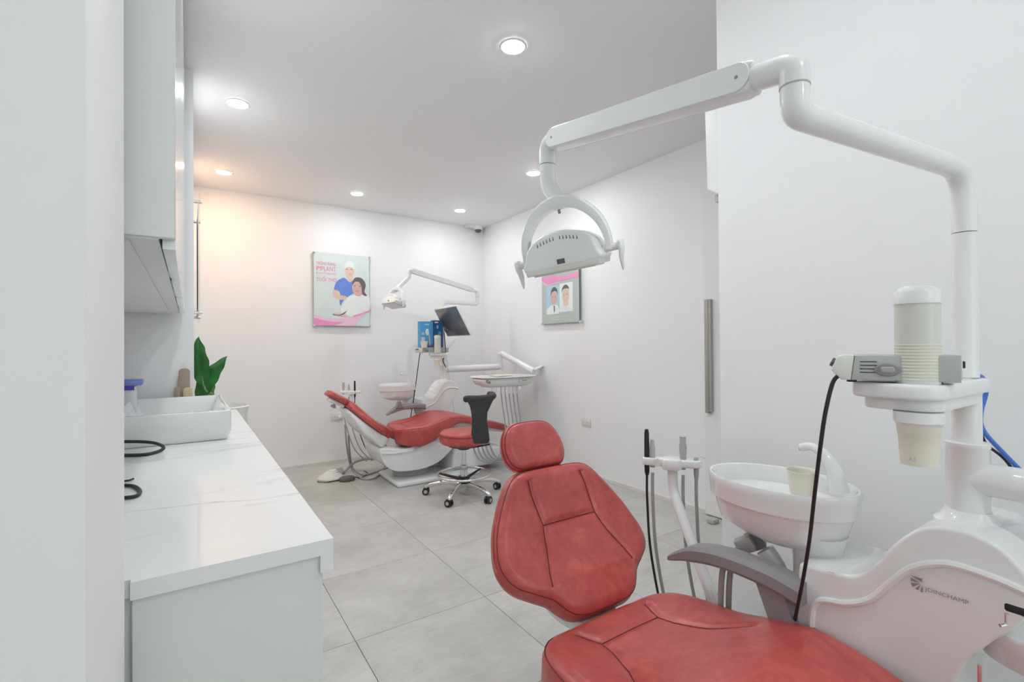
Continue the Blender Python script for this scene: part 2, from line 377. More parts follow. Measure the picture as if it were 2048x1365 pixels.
# vessel sink
SX0, SX1, SY0, SY1, SZ1 = -.24, None, None, None, None
sf = onz(463, 879, CZ)                     # front right foot
SX1 = sf.x; SY0 = sf.y; SZ1 = CZ+.115; SY1 = 2.90
b = MB()
def rr(x0, y0, x1, y1, r, z, n=5):
    out = []
    for cx, cy, a in ((x1-r, y1-r, 0), (x0+r, y1-r, 90), (x0+r, y0+r, 180), (x1-r, y0+r, 270)):
        for k in range(n+1):
            q = math.radians(a+90*k/n); out.append(V((cx+r*math.cos(q), cy+r*math.sin(q), z)))
    return out
e = .014
b.loft([rr(SX0+.012, SY0+.012, SX1-.012, SY1-.012, .02, CZ+.001), rr(SX0, SY0, SX1, SY1, .02, CZ+.03), rr(SX0, SY0, SX1, SY1, .02, SZ1-.004), rr(SX0+.004, SY0+.004, SX1-.004, SY1-.004, .018, SZ1),
        rr(SX0+e, SY0+e, SX1-e, SY1-e, .015, SZ1), rr(SX0+e+.004, SY0+e+.004, SX1-e-.004, SY1-e-.004, .012, SZ1-.005), rr(SX0+.05, SY0+.05, SX1-.05, SY1-.05, .03, CZ+.02)])
t = thing('vessel_sink', 'white rectangular ceramic vessel sink standing on the marble counter', 'sink', ((SX0+SX1)/2, (SY0+SY1)/2, CZ))
b.build('basin', PORC, t)
MB().lathe([(.001, 0), (.022, 0), (.022, .004), (.001, .005)], ((SX0+SX1)/2, (SY0+SY1)/2, CZ+.02), 16).build('drain', CHROME, t)
# black cable loops on the counter beside the pillar
def loop(ctr, a, bb, z, r, tilt=0):
    return crom([V(ctr)+V((a*math.cos(q), bb*math.sin(q), 0)) for q in [i*math.pi/6 for i in range(12)]], 4, True)
p = onz(262, 898, CZ)
single(MB().tube(crom([onz(225, 884, CZ+.034), onz(275, 884, CZ+.034), onz(305, 886, CZ+.03), onz(322, 891, CZ+.022), onz(327, 897, CZ+.014), onz(318, 903, CZ+.008), onz(295, 909, CZ+.006), onz(270, 911, CZ+.006), onz(225, 911, CZ+.006)], 5), .0055, 8),
       'cable', BLACK, 'large black cable loop lying on the counter before the sink', 'cable')
single(MB().tube(crom([onz(235, 972, CZ+.005), onz(262, 972, CZ+.005), onz(275, 977, CZ+.005), onz(280, 984, CZ+.005), onz(275, 991, CZ+.005), onz(262, 995, CZ+.005), onz(235, 997, CZ+.005)], 5), .0045, 8),
       'cable', BLACK, 'small black cable curl on the counter by the pillar, nearest the camera', 'cable')
single(MB().tube([onz(245, 963, CZ+.003), onz(258, 961.5, CZ+.003), onz(267, 958, CZ+.003)], .0025, 6), 'cable_end', BLACK, 'short black wire end between the two cable loops', 'cable')
# wooden slats holder behind the sink: stands in front of the end wall
t = thing('wooden_holder', 'wooden holder with three round-topped brown and tan slats behind the sink', 'holder', ony(367, 806, 2.935)-V((0, 0, .0)))
WL[t.name] = V(t.location)
def slat(x0, x1, ytop, Y, m):
    a = ony(x0, ytop, Y); c = ony(x1, ytop, Y); wv = c.x-a.x; h = a.z-CZ; r = wv*.42
    pts = [(0, 0), (wv, 0)]+[(wv-r+r*math.cos(q), h-r+r*math.sin(q)) for q in [i*math.pi/16 for i in range(9)]]+[(r-r*math.cos(q), h-r+r*math.sin(q)) for q in [math.pi/2-i*math.pi/16 for i in range(9)]]
    MB().prism(pts, (a.x, Y, CZ+.001), X_, Z_, Y_, .008, .002, 2).build('slat', m, t)
YS = 2.915
slat(357, 380, 738, YS+.012, WOODA); slat(348, 360, 775, YS+.006, WOODA); slat(366, 385, 776, YS-.004, WOODB)
MB().box((ony(348, 800, YS).x, YS-.012, CZ+.001), (ony(384, 800, YS).x, YS+.022, CZ+.012)).build('foot', WOODA, t, smooth=False)
# lidded clear boxes and little bottle by the pillar, behind the sink
def smallbox(px0, px1, py0, py1, Y, m, name, label, cat, d=.05):
    a = ony(px0, py1, Y); c = ony(px1, py0, Y)
    return single(MB().rbox(((a.x+c.x)/2, Y+d/2, (a.z+c.z)/2), (c.x-a.x, d, c.z-a.z), .004, 2), name, m, label, cat)
YB2 = 2.80
t = thing('storage_box', 'clear plastic box with blue lid and purple contents beside the pillar', 'box', ony(262, 803, YB2)); 
a = ony(240, 806, YB2); c = ony(276, 773, YB2); LID = mat('blue_lid', (.22, .28, .72), .4); CLR = mat('clear_box', (.72, .75, .80), .2, coat=.4); PUR = mat('purple_label', (.10, .05, .45), .5)
MB().rbox(((a.x+c.x)/2, YB2+.04, (CZ+c.z)/2), (c.x-a.x-.012, .075, c.z-CZ), .005, 2).build('body', CLR, t)
l = ony(283, 761, YB2); MB().rbox(((a.x+l.x)/2, YB2+.04, (c.z+l.z)/2+.003), (l.x-a.x+.006, .09, l.z-c.z), .006, 2).build('lid', LID, t)
pa = ony(240, 782, YB2); pb = ony(273, 773, YB2); MB().box((pa.x, YB2-.002, pa.z), (pb.x-.008, YB2+.003, pb.z)).build('label', PUR, t, smooth=False)
bp = ony(281, 806, YB2+.02); b = MB().lathe([(.001, 0), (.017, 0), (.018, .004), (.018, .026), (.012, .034), (.012, .046), (.001, .047)], (bp.x, YB2-.03, CZ+.001), 20)
single(b, 'bottle', mat('white_bottle', (.78, .77, .74), .4), 'small white round bottle next to the blue-lidded box', 'bottle')
# potted plant past the counter
pc = V((.205, 3.66, 0))
t = thing('potted_plant', 'green broad-leaved plant in a white pot behind the counter', 'plant', pc)
MB().lathe([(.08, 0), (.10, .01), (.115, .3), (.12, .77), (.13, .79), (.12, .795), (.11, .77), (.10, .75), (.001, .75)], pc, 32).build('pot', PLAST, t)
MB().lathe([(.108, .755), (.07, .765), (.001, .767)], pc, 24).build('soil', mat('soil', (.05, .035, .025), .95), t)
def leaf(name, stem, p0, p1, wid, bend, m, facing):
    # stem curve then an elliptical blade from p0 to p1
    p0, p1 = V(p0), V(p1); ax = p1-p0; L = ax.length; ax.normalize(); f = V(facing); side = ax.cross(f).normalized(); nn = side.cross(ax).normalized()
    N = 18; K = 6; vs = []; fs = []
    for i in range(N+1):
        q = i/N; wv = wid*math.sin(math.pi*min(1, q**.85*1.0))**.75*(1-.25*q) if 0 < q < 1 else .001
        c = p0+ax*(L*q)+nn*(bend*math.sin(math.pi*q)*L)
        for k in range(-K, K+1):
            s = k/K; vs.append(c+side*(s*wv)+nn*(.18*abs(s)*wv + .006*math.sin(q*22)*abs(s)))
    W = 2*K+1
    for i in range(N):
        for k in range(W-1): fs.append((i*W+k, i*W+k+1, (i+1)*W+k+1, (i+1)*W+k))
    off = len(vs); vs2 = vs+[v-nn*.0015 for v in vs]; fs2 = fs+[tuple(i+off for i in ff[::-1]) for ff in fs]
    lf = MB().add(vs2, fs2).build(name, m, t)
    MB().tube(crom([pc+V(stem), (pc+V(stem)+p0)/2+V((0, 0, .03)), p0, p0+ax*L*.96+nn*0.0], 6), [.006]*13+[.004]*6, 8).build('stem', LEAF2, t)
    return lf
tc = -Fw
leaf('leaf', (-.03, 0, .75), ony(408, 772, 3.55), ony(397, 674, 3.55), .068, .04, LEAF, tc)
leaf('leaf', (.03, 0, .75), ony(395, 800, 3.6), ony(454, 713, 3.6), .062, .08, LEAF, tc)
leaf('leaf', (.04, .02, .75), ony(400, 812, 3.7), ony(428, 760, 3.7), .06, .02, LEAF2, tc)
# acrylic board seen edge-on on the left wall
t = thing('acrylic_board', 'clear acrylic notice board on the left wall, seen edge-on', 'board', (XL, 3.4, 1.35))
ya, yb = 3.12, 3.72
xb = XL+.028
za = onx(393, 640, xb).z; 
zt, zb_ = 2.02, 1.33
MB().box((xb-.003, ya, zb_), (xb+.003, yb, zt)).build('panel', ACRYL, t, smooth=False)
MB().box((xb-.0075, ya+.03, zb_+.03), (xb-.0035, yb-.03, zt-.03)).build('print', flat('paper', (.78, .78, .76)), t, smooth=False)
for y in (ya+.04, yb-.04):
    for z in (zb_+.04, zt-.04):
        MB().tube([(XL+.001, y, z), (xb+.012, y, z)], .009, 12).build('standoff', CHROME, t)

# ------------------------------------------------------------------ posters on acrylic
def standoffs(t, pts, d, m=CHROME):
    for p in pts: MB().tube([V(p), V(p)+V(d)], .011, 12).build('standoff', m, t)
def shape(t, name, pts, O, ex, ey, nrm, lay, m, sm=True):
    pts = [(p.x, p.y) for p in crom([(a, b, 0) for a, b in pts], 5, True)] if sm else pts
    O2 = V(O)+V(nrm)*lay
    MB().add([O2+V(ex)*a+V(ey)*b for a, b in pts], [tuple(range(len(pts)))]).build(name, m, t, smooth=False)
def ell(cx, cy, rx, ry, n=16, a0=0, a1=360): return [(cx+rx*math.cos(math.radians(a0+(a1-a0)*i/n)), cy+ry*math.sin(math.radians(a0+(a1-a0)*i/n))) for i in range(n)]
# back wall poster
a = ony(628, 655, YB-.03); c = ony(738, 519, YB-.03); x0, x1, z0, z1 = a.x, c.x, 1.385, 2.105
PW, PH = x1-x0, z1-z0
t = thing('wall_poster', 'clinic poster of a man in blue scrubs and a smiling woman on the back wall', 'poster', ((x0+x1)/2, YB-.03, z0))
MB().box((x0-.012, YB-.026, z0-.012), (x1+.012, YB-.021, z1+.012)).build('acrylic_panel', ACRYL, t, smooth=False)
MB().box((x0, YB-.0335, z0), (x1, YB-.0305, z1)).build('print', flat('pale_aqua', (.70, .80, .78)), t, smooth=False)
standoffs(t, [(x, YB, z) for x in (x0-.001, x1+.001) for z in (z0, z1)], (0, -.042, 0))
nz = V((0, -1, 0)); O = V((x0, YB-.0335, z0))
def q(pts): return [((px-100)/(975-100)*PW, (1285-py)/(1285-95)*PH) for px, py in pts]
SKIN = flat('skin', (.78, .60, .50)); SKIN2 = flat('skin_warm', (.72, .48, .42)); BLUE = flat('scrub_blue', (.16, .28, .75)); HAIR = flat('hair', (.16, .13, .14)); PINK = flat('pink', (.88, .33, .60)); PALEP = flat('pale_pink', (.90, .62, .78)); WHT = flat('white', (.86, .89, .88)); AQ = flat('aqua_white', (.80, .88, .87)); MAG = flat('magenta', (.92, .30, .55))
S = lambda n, pts, lay, m, sm=True: shape(t, n, q(pts), O, X_, Z_, nz, lay, m, sm)
S('scrubs', [(405, 680), (440, 560), (500, 500), (570, 475), (650, 545), (700, 520), (730, 700), (640, 780), (560, 850), (505, 945), (490, 850), (500, 750), (470, 700)], .0010, BLUE)
S('forearm', [(400, 690), (460, 695), (480, 760), (600, 790), (590, 840), (480, 845), (395, 800), (385, 740)], .0014, SKIN)
S('face', ell(650, 350, 75, 110)and[(650+75*math.cos(k*math.pi/8), 350+110*math.sin(k*math.pi/8)) for k in range(16)], .0014, SKIN)
S('neck', [(610, 420), (690, 420), (700, 500), (655, 545), (605, 490)], .0012, SKIN)
S('cap', [(575, 310), (590, 220), (650, 180), (715, 220), (735, 310), (650, 280)], .0018, AQ)
S('blouse', [(500, 1050), (560, 900), (620, 800), (720, 760), (800, 770), (870, 745), (972, 790), (974, 1010), (800, 1110), (620, 1120)], .0022, WHT)
S('hair', [(700, 540), (730, 470), (800, 450), (870, 480), (915, 570), (890, 680), (935, 760), (860, 740), (840, 600), (780, 510)], .0026, HAIR)
S('face', [(790+100*math.cos(k*math.pi/8), 630+145*math.sin(k*math.pi/8)) for k in range(16)], .0024, SKIN2)
S('hair', [(695, 590), (715, 500), (790, 455), (880, 500), (912, 590), (885, 690), (872, 600), (820, 535), (740, 530)], .0030, HAIR)
S('mouth', [(740, 665), (775, 680), (810, 670), (785, 705), (755, 695)], .0030, flat('lips', (.75, .28, .30)))
S('mouth', [(625, 400), (650, 407), (680, 398), (652, 418)], .0022, flat('lips', (.75, .28, .30)))
for ex_, ey_ in ((612, 325), (682, 325)): S('eye', [(ex_-16, ey_), (ex_, ey_-7), (ex_+16, ey_), (ex_, ey_+6)], .0022, HAIR)
for ex_, ey_ in ((735, 600), (820, 605)): S('eye', [(ex_-18, ey_), (ex_, ey_-8), (ex_+18, ey_), (ex_, ey_+5)], .0030, HAIR)
S('hand', [(390, 1090), (440, 1060), (500, 1085), (570, 1070), (610, 1110), (560, 1130), (460, 1115)], .0026, SKIN)
S('glasses', [(385, 1085), (440, 1100), (500, 1095), (560, 1060), (605, 1030), (575, 1075), (510, 1112), (400, 1108)], .0030, flat('dark_frame', (.2, .16, .25)))
S('ribbon', [(101, 1110), (300, 1165), (500, 1160), (700, 1125), (850, 1075), (973, 1005), (973, 1040), (880, 1100), (800, 1180), (755, 1284), (101, 1284)], .0020, PALEP, False)
S('ribbon', [(101, 1155), (250, 1200), (400, 1220), (560, 1218), (420, 1284), (101, 1284)], .0024, PINK, False)
S('ribbon', [(700, 1110), (850, 1060), (973, 1005), (973, 1035), (850, 1090), (710, 1140)], .0024, PINK, False)
for s_, py, h, wv in (('TRỒNG RĂNG', 285, 78, 300), ('IMPLANT', 380, 72, 300), ('BÍ QUYẾT KÉO DÀI', 440, 46, 300), ('TUỔI THỌ', 572, 108, 310)):
    o2 = q([(135, py)])[0]
    MB().text(s_, O+nz*.0026+X_*o2[0]+Z_*o2[1], X_, Z_, width=wv/875*PW, height=h/1190*PH).build('lettering', MAG if h > 40 else PALEP, t, smooth=False)
# right wall poster
ya = onx(1085, 645, XR-.03).y; yb = onx(1159, 645, XR-.03).y; z0, z1 = 1.385, 2.06
t = thing('wall_poster', 'clinic poster with pink banner and two portrait photos on the right wall', 'poster', (XR-.03, (ya+yb)/2, z0))
MB().box((XR-.026, yb-.03, z0-.012), (XR-.021, ya+.012, z1+.012)).build('acrylic_panel', ACRYL, t, smooth=False)
MB().box((XR-.0335, yb, z0), (XR-.0305, ya, z1)).build('print', flat('sage', (.52, .57, .53)), t, smooth=False)
standoffs(t, [(XR, y, z) for y in (ya, yb-.018) for z in (z0, z1)], (-.042, 0, 0))
O = V((XR-.0335, ya, z0)); nx = V((-1, 0, 0)); ex = V((0, -1, 0)); PW = ya-yb
# pixel frame of the crop: x 190..750, y(bottom)1125 ; z scale from width
sc = .545/(1125-480)   # metres per crop px vertically at mid width (1125 bottom, 480 band top)
def q2(pts): return [((px-190)/560*PW, (1125-py)*sc*.86) for px, py in pts]
S2 = lambda n, pts, lay, m, sm=False: shape(t, n, q2(pts), O, ex, Z_, nx, lay, m, sm)
S2('header', [(190, 470), (750, 470), (750, 210), (190, 210)], .0008, flat('pale_aqua', (.70, .80, .78)))
S2('banner', [(190, 500), (400, 478), (470, 520), (750, 500), (750, 560), (470, 575), (280, 600), (190, 530)], .0014, PINK)
S2('banner', [(190, 530), (280, 600), (470, 578), (470, 590), (270, 618), (190, 545)], .0018, PALEP)
S2('photo', [(265, 620), (465, 620), (465, 1005), (265, 1005)], .0014, flat('photo_blue', (.45, .68, .78)))
S2('photo', [(468, 610), (665, 610), (665, 985), (468, 985)], .0014, WHT)
S2('coat', [(265, 1003), (270, 940), (330, 880), (440, 880), (463, 940), (463, 1003)], .0018, WHT)
S2('face', [(385+50*math.cos(k*math.pi/8), 790+85*math.sin(k*math.pi/8)) for k in range(16)], .0022, SKIN2, True)
S2('hair', [(335, 760), (345, 680), (390, 640), (435, 680), (440, 750), (420, 700), (360, 705)], .0026, HAIR, True)
S2('tie', [(378, 890), (398, 890), (400, 960), (385, 990)], .0022, flat('dark_frame', (.2, .16, .25)))
S2('shirt', [(480, 983), (500, 910), (560, 890), (620, 905), (655, 983)], .0018, AQ)
S2('face', [(563+52*math.cos(k*math.pi/8), 780+95*math.sin(k*math.pi/8)) for k in range(16)], .0022, SKIN, True)
S2('neck', [(530, 850), (600, 850), (605, 900), (565, 915), (525, 900)], .0020, SKIN)
S2('hair', [(508, 740), (515, 670), (560, 632), (605, 665), (615, 740), (600, 690), (530, 690)], .0026, HAIR, True)
for px, py, m1 in ((365, 775, HAIR), (405, 775, HAIR), (542, 760, HAIR), (584, 760, HAIR)): S2('eye', [(px-10, py), (px, py-6), (px+10, py), (px, py+5)], .0026, m1)
for px, py in ((385, 835), (563, 825)): S2('mouth', [(px-16, py-4), (px, py), (px+16, py-4), (px, py+8)], .0026, flat('lips', (.75, .28, .30)))
for py, a1, b1 in ((330, 300, 590), (360, 290, 540), (1045, 320, 640), (1075, 310, 600)):
    S2('text_line', [(a1, py), (b1, py), (b1, py+8), (a1, py+8)], .0016, flat('pale_text', (.62, .72, .70)))

# ------------------------------------------------------------------ outlets and dome camera
def outlet(c, ex, nrm, label, plug=False):
    c, ex, nrm = V(c), V(ex), V(nrm)
    t = thing('power_outlet', label, 'outlet', c, 'wall power outlets')
    m3 = Matrix((ex, nrm, Z_)).transposed()
    MB().rbox(c+nrm*.004, (.118, .008, .074), .003, 2, m3).build('plate', OFFW, t)
    for s in (-.026, .026):
        MB().rbox(c+nrm*.0085+ex*s, (.036, .003, .034), .001, 1, m3).build('socket', PLAST, t)
        for k in (-.007, .007): MB().rbox(c+nrm*.0102+ex*(s+k), (.003, .001, .012), .0003, 1, m3).build('slot', DGREY, t)
    if plug:
        MB().rbox(c+nrm*.028+ex*.026, (.032, .034, .03), .006, 2, m3).build('plug', PLAST, t)
outlet(ony(673, 834, YB), X_, (0, -1, 0), 'white wall outlet with plug on the back wall behind the headrest', True)
outlet(onx(1173, 845, XR), (0, -1, 0), (-1, 0, 0), 'white double outlet low on the right wall')
t = thing('dome_camera', 'small white dome camera with dark lens in the ceiling corner', 'camera', (2.86, 4.99, ZC-.09))
MB().box((2.72, 4.96, ZC-.03), (2.86, 5.05, ZC)).build('junction_box', PLAST, t, smooth=False)
MB().lathe([(.05, ZC), (.055, ZC-.02), (.05, ZC-.045), (.04, ZC-.05)], (2.86, 4.99, 0), 24).build('housing', PLAST, t)
MB().lathe([(.038, ZC-.045), (.037, ZC-.06), (.026, ZC-.078), (.001, ZC-.086)], (2.86, 4.99, 0), 24).build('lens_dome', DGREY, t)
# white box unit peeking past the end of the near right wall
b = MB(); b.prism([(1.085, 1.83), (1.20, 1.80), (1.29, 1.86), (1.30, 2.25), (1.085, 2.25)], (1.905, 0, 0), Y_, Z_, X_, .7, .004, 1)
t = thing('air_conditioner', 'white box mounted high just beyond the near right wall edge', 'appliance', (2.2, 1.2, 1.8))
b.build('housing', PLAST, t, smooth=False); MB().box((1.93, 1.21, 1.803), (2.57, 1.27, 1.835)).build('louvre', LGREY, t, smooth=False)
single(MB().rbox(onz(1426, 1042, .016), (.07, .05, .03), .008, 2), 'door_stop', LGREY, 'small grey floor fitting at the door edge by the right wall', 'fitting')
# ------------------------------------------------------------------ dental chairs and units
def near(u, v, z): return V((.95+v, .98-u, z))
def near_back(u, v, z): return V((.964+v*1.04, .98-u, z))
def near_seat(u, v, z): return V((.937+v*1.045, .98-u, z-.022))     # feet towards the camera
def far(u, v, z): return V((1.47+u, 4.10+v, z))    # feet towards the right wall
def hwidth(ctrl, n=60):
    pts = crom([(t, h, 0) for t, h in ctrl], 8); return [(p.x, p.y) for p in pts]
def outline(ctrl):
    hs = hwidth(ctrl); right = [(h, t) for t, h in hs]; left = [(-h, t) for t, h in hs[::-1]]
    return right+left
def resample(pts, n):
    pts = [V((p[0], p[1], 0)) for p in pts]; L = [0]
    for i in range(len(pts)): L.append(L[-1]+(pts[(i+1) % len(pts)]-pts[i]).length)
    out = []; j = 0
    for k in range(n):
        d = L[-1]*k/n
        while L[j+1] < d: j += 1
        seg = L[j+1]-L[j]; f = (d-L[j])/seg if seg > 1e-9 else 0
        p = pts[j].lerp(pts[(j+1) % len(pts)], f); out.append((p.x, p.y))
    return out
def interp(ctrl):
    def f(t):
        if t <= ctrl[0][0]: return ctrl[0][1]
        for (a, b), (c, d) in zip(ctrl, ctrl[1:]):
            if t <= c: k = (t-a)/(c-a); k = k*k*(3-2*k); return b+(d-b)*k
        return ctrl[-1][1]
    return f
def segdist(p, a, b):
    ax, ay = a; bx_, by = b; dx, dy = bx_-ax, by-ay; l2 = dx*dx+dy*dy
    k = 0 if l2 == 0 else max(0, min(1, ((p[0]-ax)*dx+(p[1]-ay)*dy)/l2)); return math.hypot(p[0]-ax-k*dx, p[1]-ay-k*dy)
class Prof:
    """arc-length profile in (u, z); normal on the upper side"""
    def __init__(s, pts):
        s.p = [(q.x, q.y) for q in crom([(a, b, 0) for a, b in pts], 10)]; s.L = [0]
        for a, b in zip(s.p, s.p[1:]): s.L.append(s.L[-1]+math.hypot(b[0]-a[0], b[1]-a[1]))
        s.len = s.L[-1]
    def at(s, t):
        i = 0; n = len(s.p)
        tt = max(0, min(s.len, t))
        while i < n-2 and s.L[i+1] < tt: i += 1
        a, b = s.p[i], s.p[i+1]; seg = s.L[i+1]-s.L[i]; k = (t-s.L[i])/seg
        j0 = max(0, i-3); j1 = min(n-1, i+4); dx, dz = s.p[j1][0]-s.p[j0][0], s.p[j1][1]-s.p[j0][1]; l = math.hypot(dx, dz); dx /= l; dz /= l
        return (a[0]+(b[0]-a[0])*k, a[1]+(b[1]-a[1])*k, dx, dz)
def cushion(T, prof, ol, thick, er, dish, seams, flip, m, name, parent, stitch=None, groove=.007, gw=.011, NR=80, NS=330, seam_mat=SEAM):
    """flip = +1 if the cushion face lies on the left-hand normal (-dz, du) of the profile"""
    ol = resample(ol, NS); sw = max(abs(a) for a, b in ol); ts = [b for a, b in ol]; tcn = (min(ts)+max(ts))/2; tl = (max(ts)-min(ts))/2
    thk = thick if callable(thick) else (lambda t: thick)
    segs = [(pl[i], pl[i+1]) for pl in seams for i in range(len(pl)-1)]
    def top(s, t):
        h = dish(s, t)
        d = min((segdist((s, t), a, b) for a, b in segs), default=1)
        return h-groove*math.exp(-(d/gw)**2) if d < .04 else h
    def place(s, t, h):
        u, z, dx, dz = prof.at(t); return T(u-dz*flip*h, s, z+dx*flip*h)
    rings = []
    def ring(d, hh, inner=False):
        r = []
        for s, t in ol:
            s2 = s*(1-d/sw); t2 = tcn+(t-tcn)*(1-d/tl); r.append(place(s2, t2, hh(s2, t2)))
        rings.append(r)
    ring(.03, lambda s, t: -thk(t)); ring(.006, lambda s, t: -thk(t)*.97); ring(0, lambda s, t: -thk(t)*.85); ring(-.003, lambda s, t: -thk(t)*.5)
    for k in range(7):
        a = math.pi/2*k/6
        ring(er*(1-math.cos(a)), lambda s, t, a=a: dish(s, t)-er*(1-math.sin(a)))
    # interior by scaling
    q0 = er
    for k in range(1, NR+1):
        f = 1-(1-er/sw)*1.0
        sc_ = (1-k/NR)
        r = []
        for s, t in ol:
            s1 = s*(1-er/sw); t1 = tcn+(t-tcn)*(1-er/tl)
            s2 = s1*max(sc_, .004); t2 = tcn+(t1-tcn)*max(sc_, .004); r.append(place(s2, t2, top(s2, t2)))
        rings.append(r)
    o = MB().loft(rings).build(name, m, parent, ang=75)
    for pl in seams:
        pp = []
        for a, b in zip(pl, pl[1:]):
            n = max(2, int(math.hypot(b[0]-a[0], b[1]-a[1])/.012))
            for k in range(n): pp.append((a[0]+(b[0]-a[0])*k/n, a[1]+(b[1]-a[1])*k/n))
        pp.append(pl[-1])
        MB().tube([place(s, t, top(s, t)+.0008) for s, t in pp], .0014, 6).build('seam', seam_mat, o)
    if stitch:
        pth = [place(s*(1-stitch/sw), tcn+(t-tcn)*(1-stitch/tl), dish(s, t)-er*(1-math.sqrt(max(0, 1-max(0, 1-stitch/er)**2)))+.0004) for s, t in ol]
        MB().tube(pth, .0013, 6, closed=True).build('piping_seam', seam_mat, o)
    return o
def chair(T, label, ang, hinge, blen, hang, hoff, extra=0):
    t = thing('dental_chair', label, 'dental chair', T(.3, 0, 0), 'red dental chairs')
    # seat
    sp = Prof([(0, .462), (.12, .468), (.25, .485), (.38, .53), (.47, .55), (.60, .535), (.80, .48), (1.0, .425), (1.16, .375)])
    def dish(s, t_):
        k = min(1, abs(s)/.26); rear = max(0, 1-t_/.5)
        return .034*rear*(max(0, k-.35)/.65)**1.4 + .010*(1-k*k)
    sol = outline([(0, .09), (.008, .155), (.03, .205), (.08, .245), (.18, .266), (.35, .268), (.55, .25), (.75, .222), (.95, .20), (1.10, .175), (1.165, .13), (1.18, .06)])
    ja = .115
    seams = [[(-.126, .036), (-.118, .06), (-.098, ja)], [(.126, .036), (.118, .06), (.098, ja)], [(-.098, ja), (.098, ja)],
             [(-.098, ja), (-.105, .16), (-.135, .24), (-.19, .33)], [(.098, ja), (.105, .16), (.135, .24), (.19, .33)]]
    cushion(near_seat if T is near else T, sp, sol, interp([(0, .13), (.15, .15), (.4, .10), (.6, .06), (1.2, .05)]), .038, dish, seams, 1, RED, 'seat', t, stitch=.006)
    # backrest
    ca, sa = math.cos(ang), math.sin(ang); hu, hz = hinge
    pl = [(hu-ca*blen*k+ .018*math.sin(math.pi*k)*sa*-1, hz+sa*blen*k-.018*math.sin(math.pi*k)*ca) for k in (0, .25, .5, .75, 1)]
    bp = Prof(pl); B = blen/.44
    bol = outline([(0, .04), (.003, .08), (.015*B, .112), (.04*B, .137), (.065*B, .157), (.09*B, .195), (.12*B, .237), (.155*B, .259), (.20*B, .264), (.27*B, .245), (.33*B, .215), (.385*B, .18), (.42*B, .150), (.436*B, .115), (.44*B, .06)])
    bd = lambda s, t_: .012*(1-(s/.26)**2)+.012*max(0, 1-abs(t_-.1)/.12)
    jt = .265*B
    seams = [[(-.098, jt), (.098, jt)], [(-.098, jt), (-.104, .36*B), (-.100, .412*B)], [(.098, jt), (.104, .36*B), (.100, .412*B)],
             [(-.098, jt), (-.115, .20*B), (-.140, .13*B), (-.150, .088*B)], [(.098, jt), (.115, .20*B), (.140, .13*B), (.150, .088*B)]]
    TB = near_back if T is near else T
    cushion(TB, bp, bol, .055, .03, bd, seams, -1, RED, 'backrest', t, stitch=.004)
    # white shell behind the backrest
    shl = outline([(0, .05), (.01, .11), (.08, .19), (.2*B, .215), (.33*B, .18), (.40*B, .13), (.43*B, .06)])
    if T is near: shl = [(a*.55, b) for a, b in shl]
    pl2 = [(a+sa*.058, b-ca*.058) if False else (a-(-sa)*0, b) for a, b in pl]
    bp2 = Prof([(a-sa*.057, b-ca*.057) for a, b in pl])
    cushion(TB, bp2, shl, interp([(0, .10), (.2, .075), (.44, .03)]), .01, lambda s, t_: 0, [], -1, PLAST, 'back_shell', t, NR=6, NS=90)
    # headrest
    e0 = pl[-1]; ch, sh = math.cos(hang), math.sin(hang)
    h0 = (e0[0]+ca*.006+sa*hoff, e0[1]-sa*.006+ca*hoff)
    hp = Prof([(h0[0]-ch*.2*k, h0[1]+sh*.2*k) for k in (0, .33, .66, 1)])
    hs = 1.0 if T is near else 1.18
    hol = outline([(0, .05), (.003, .08), (.022, .103), (.055, .113), (.095, .109), (.13, .092), (.150, .068), (.157, .035)])
    hol = [(a, b*hs) for a, b in hol]
    TH = (lambda u_, v_, z_: near_back(u_, v_-.026, z_+.008)) if T is near else T
    ho = cushion(TH, hp, hol, .042, .026, lambda s, t_: .010*(1-(s/.124)**2), [], -1, RED, 'headrest', t, stitch=.004)
    mid = hp.at(.08); bk = T(mid[0]-sh*.07, 0, mid[1]-ch*.07)
    ddir = (T(-ch, 0, sh)-T(0, 0, 0)); vdir = T(0, 1, 0)-T(0, 0, 0); ndir = T(-sh, 0, -ch)-T(0, 0, 0)
    m3 = Matrix((ddir, vdir, ndir)).transposed()
    MB().rbox(T(mid[0]-sh*.058, 0, mid[1]-ch*.058), (.13, .12, .03), .01, 3, m3).build('headrest_bracket', PLAST, t)
    kn = T(mid[0]-sh*.095, 0, mid[1]-ch*.095)
    MB().tube([T(mid[0]-sh*.07, 0, mid[1]-ch*.07), kn], .012, 12).build('headrest_stem', LGREY, t)
    MB().tube([kn-vdir*.045, kn+vdir*.045], .011, 12).build('release_lever', GREY, t)
    # spine linking seat and backrest
    sp_ = [(-.10, .36), (-.01, .47), (.06, .40), (.10, .33), (.02, .28)]
    b = MB().prism([(hu-ca*.10-sa*.06, hz+sa*.10-ca*.06), (hu-ca*.02-sa*.05, hz+sa*.02-ca*.05), (hu+.06, hz-.08), (hu+.10, hz-.16), (hu+.02, hz-.20), (hu-.09, hz-.06)], T(0, -.07, 0), T(1, 0, 0)-T(0, 0, 0), Z_, vdir, .14, .012, 2)
    b.build('hinge_arm', PLAST, t)
    # base: tub, bellows, plate, foot housing
    kt = .19 if T is near else 0
    tub = [(-.17+kt, .33-kt*.2), (-.155+kt, .24), (-.10+kt, .165), (.0+kt, .125), (.20, .120), (.35, .16), (.47, .25), (.56, .36), (.58, .41), (.40, .40), (.2, .35), (.06+kt, .31), (-.05+kt, .32)]
    tb = [(p.x, p.y) for p in crom([(a, b_, 0) for a, b_ in tub], 5, True)]
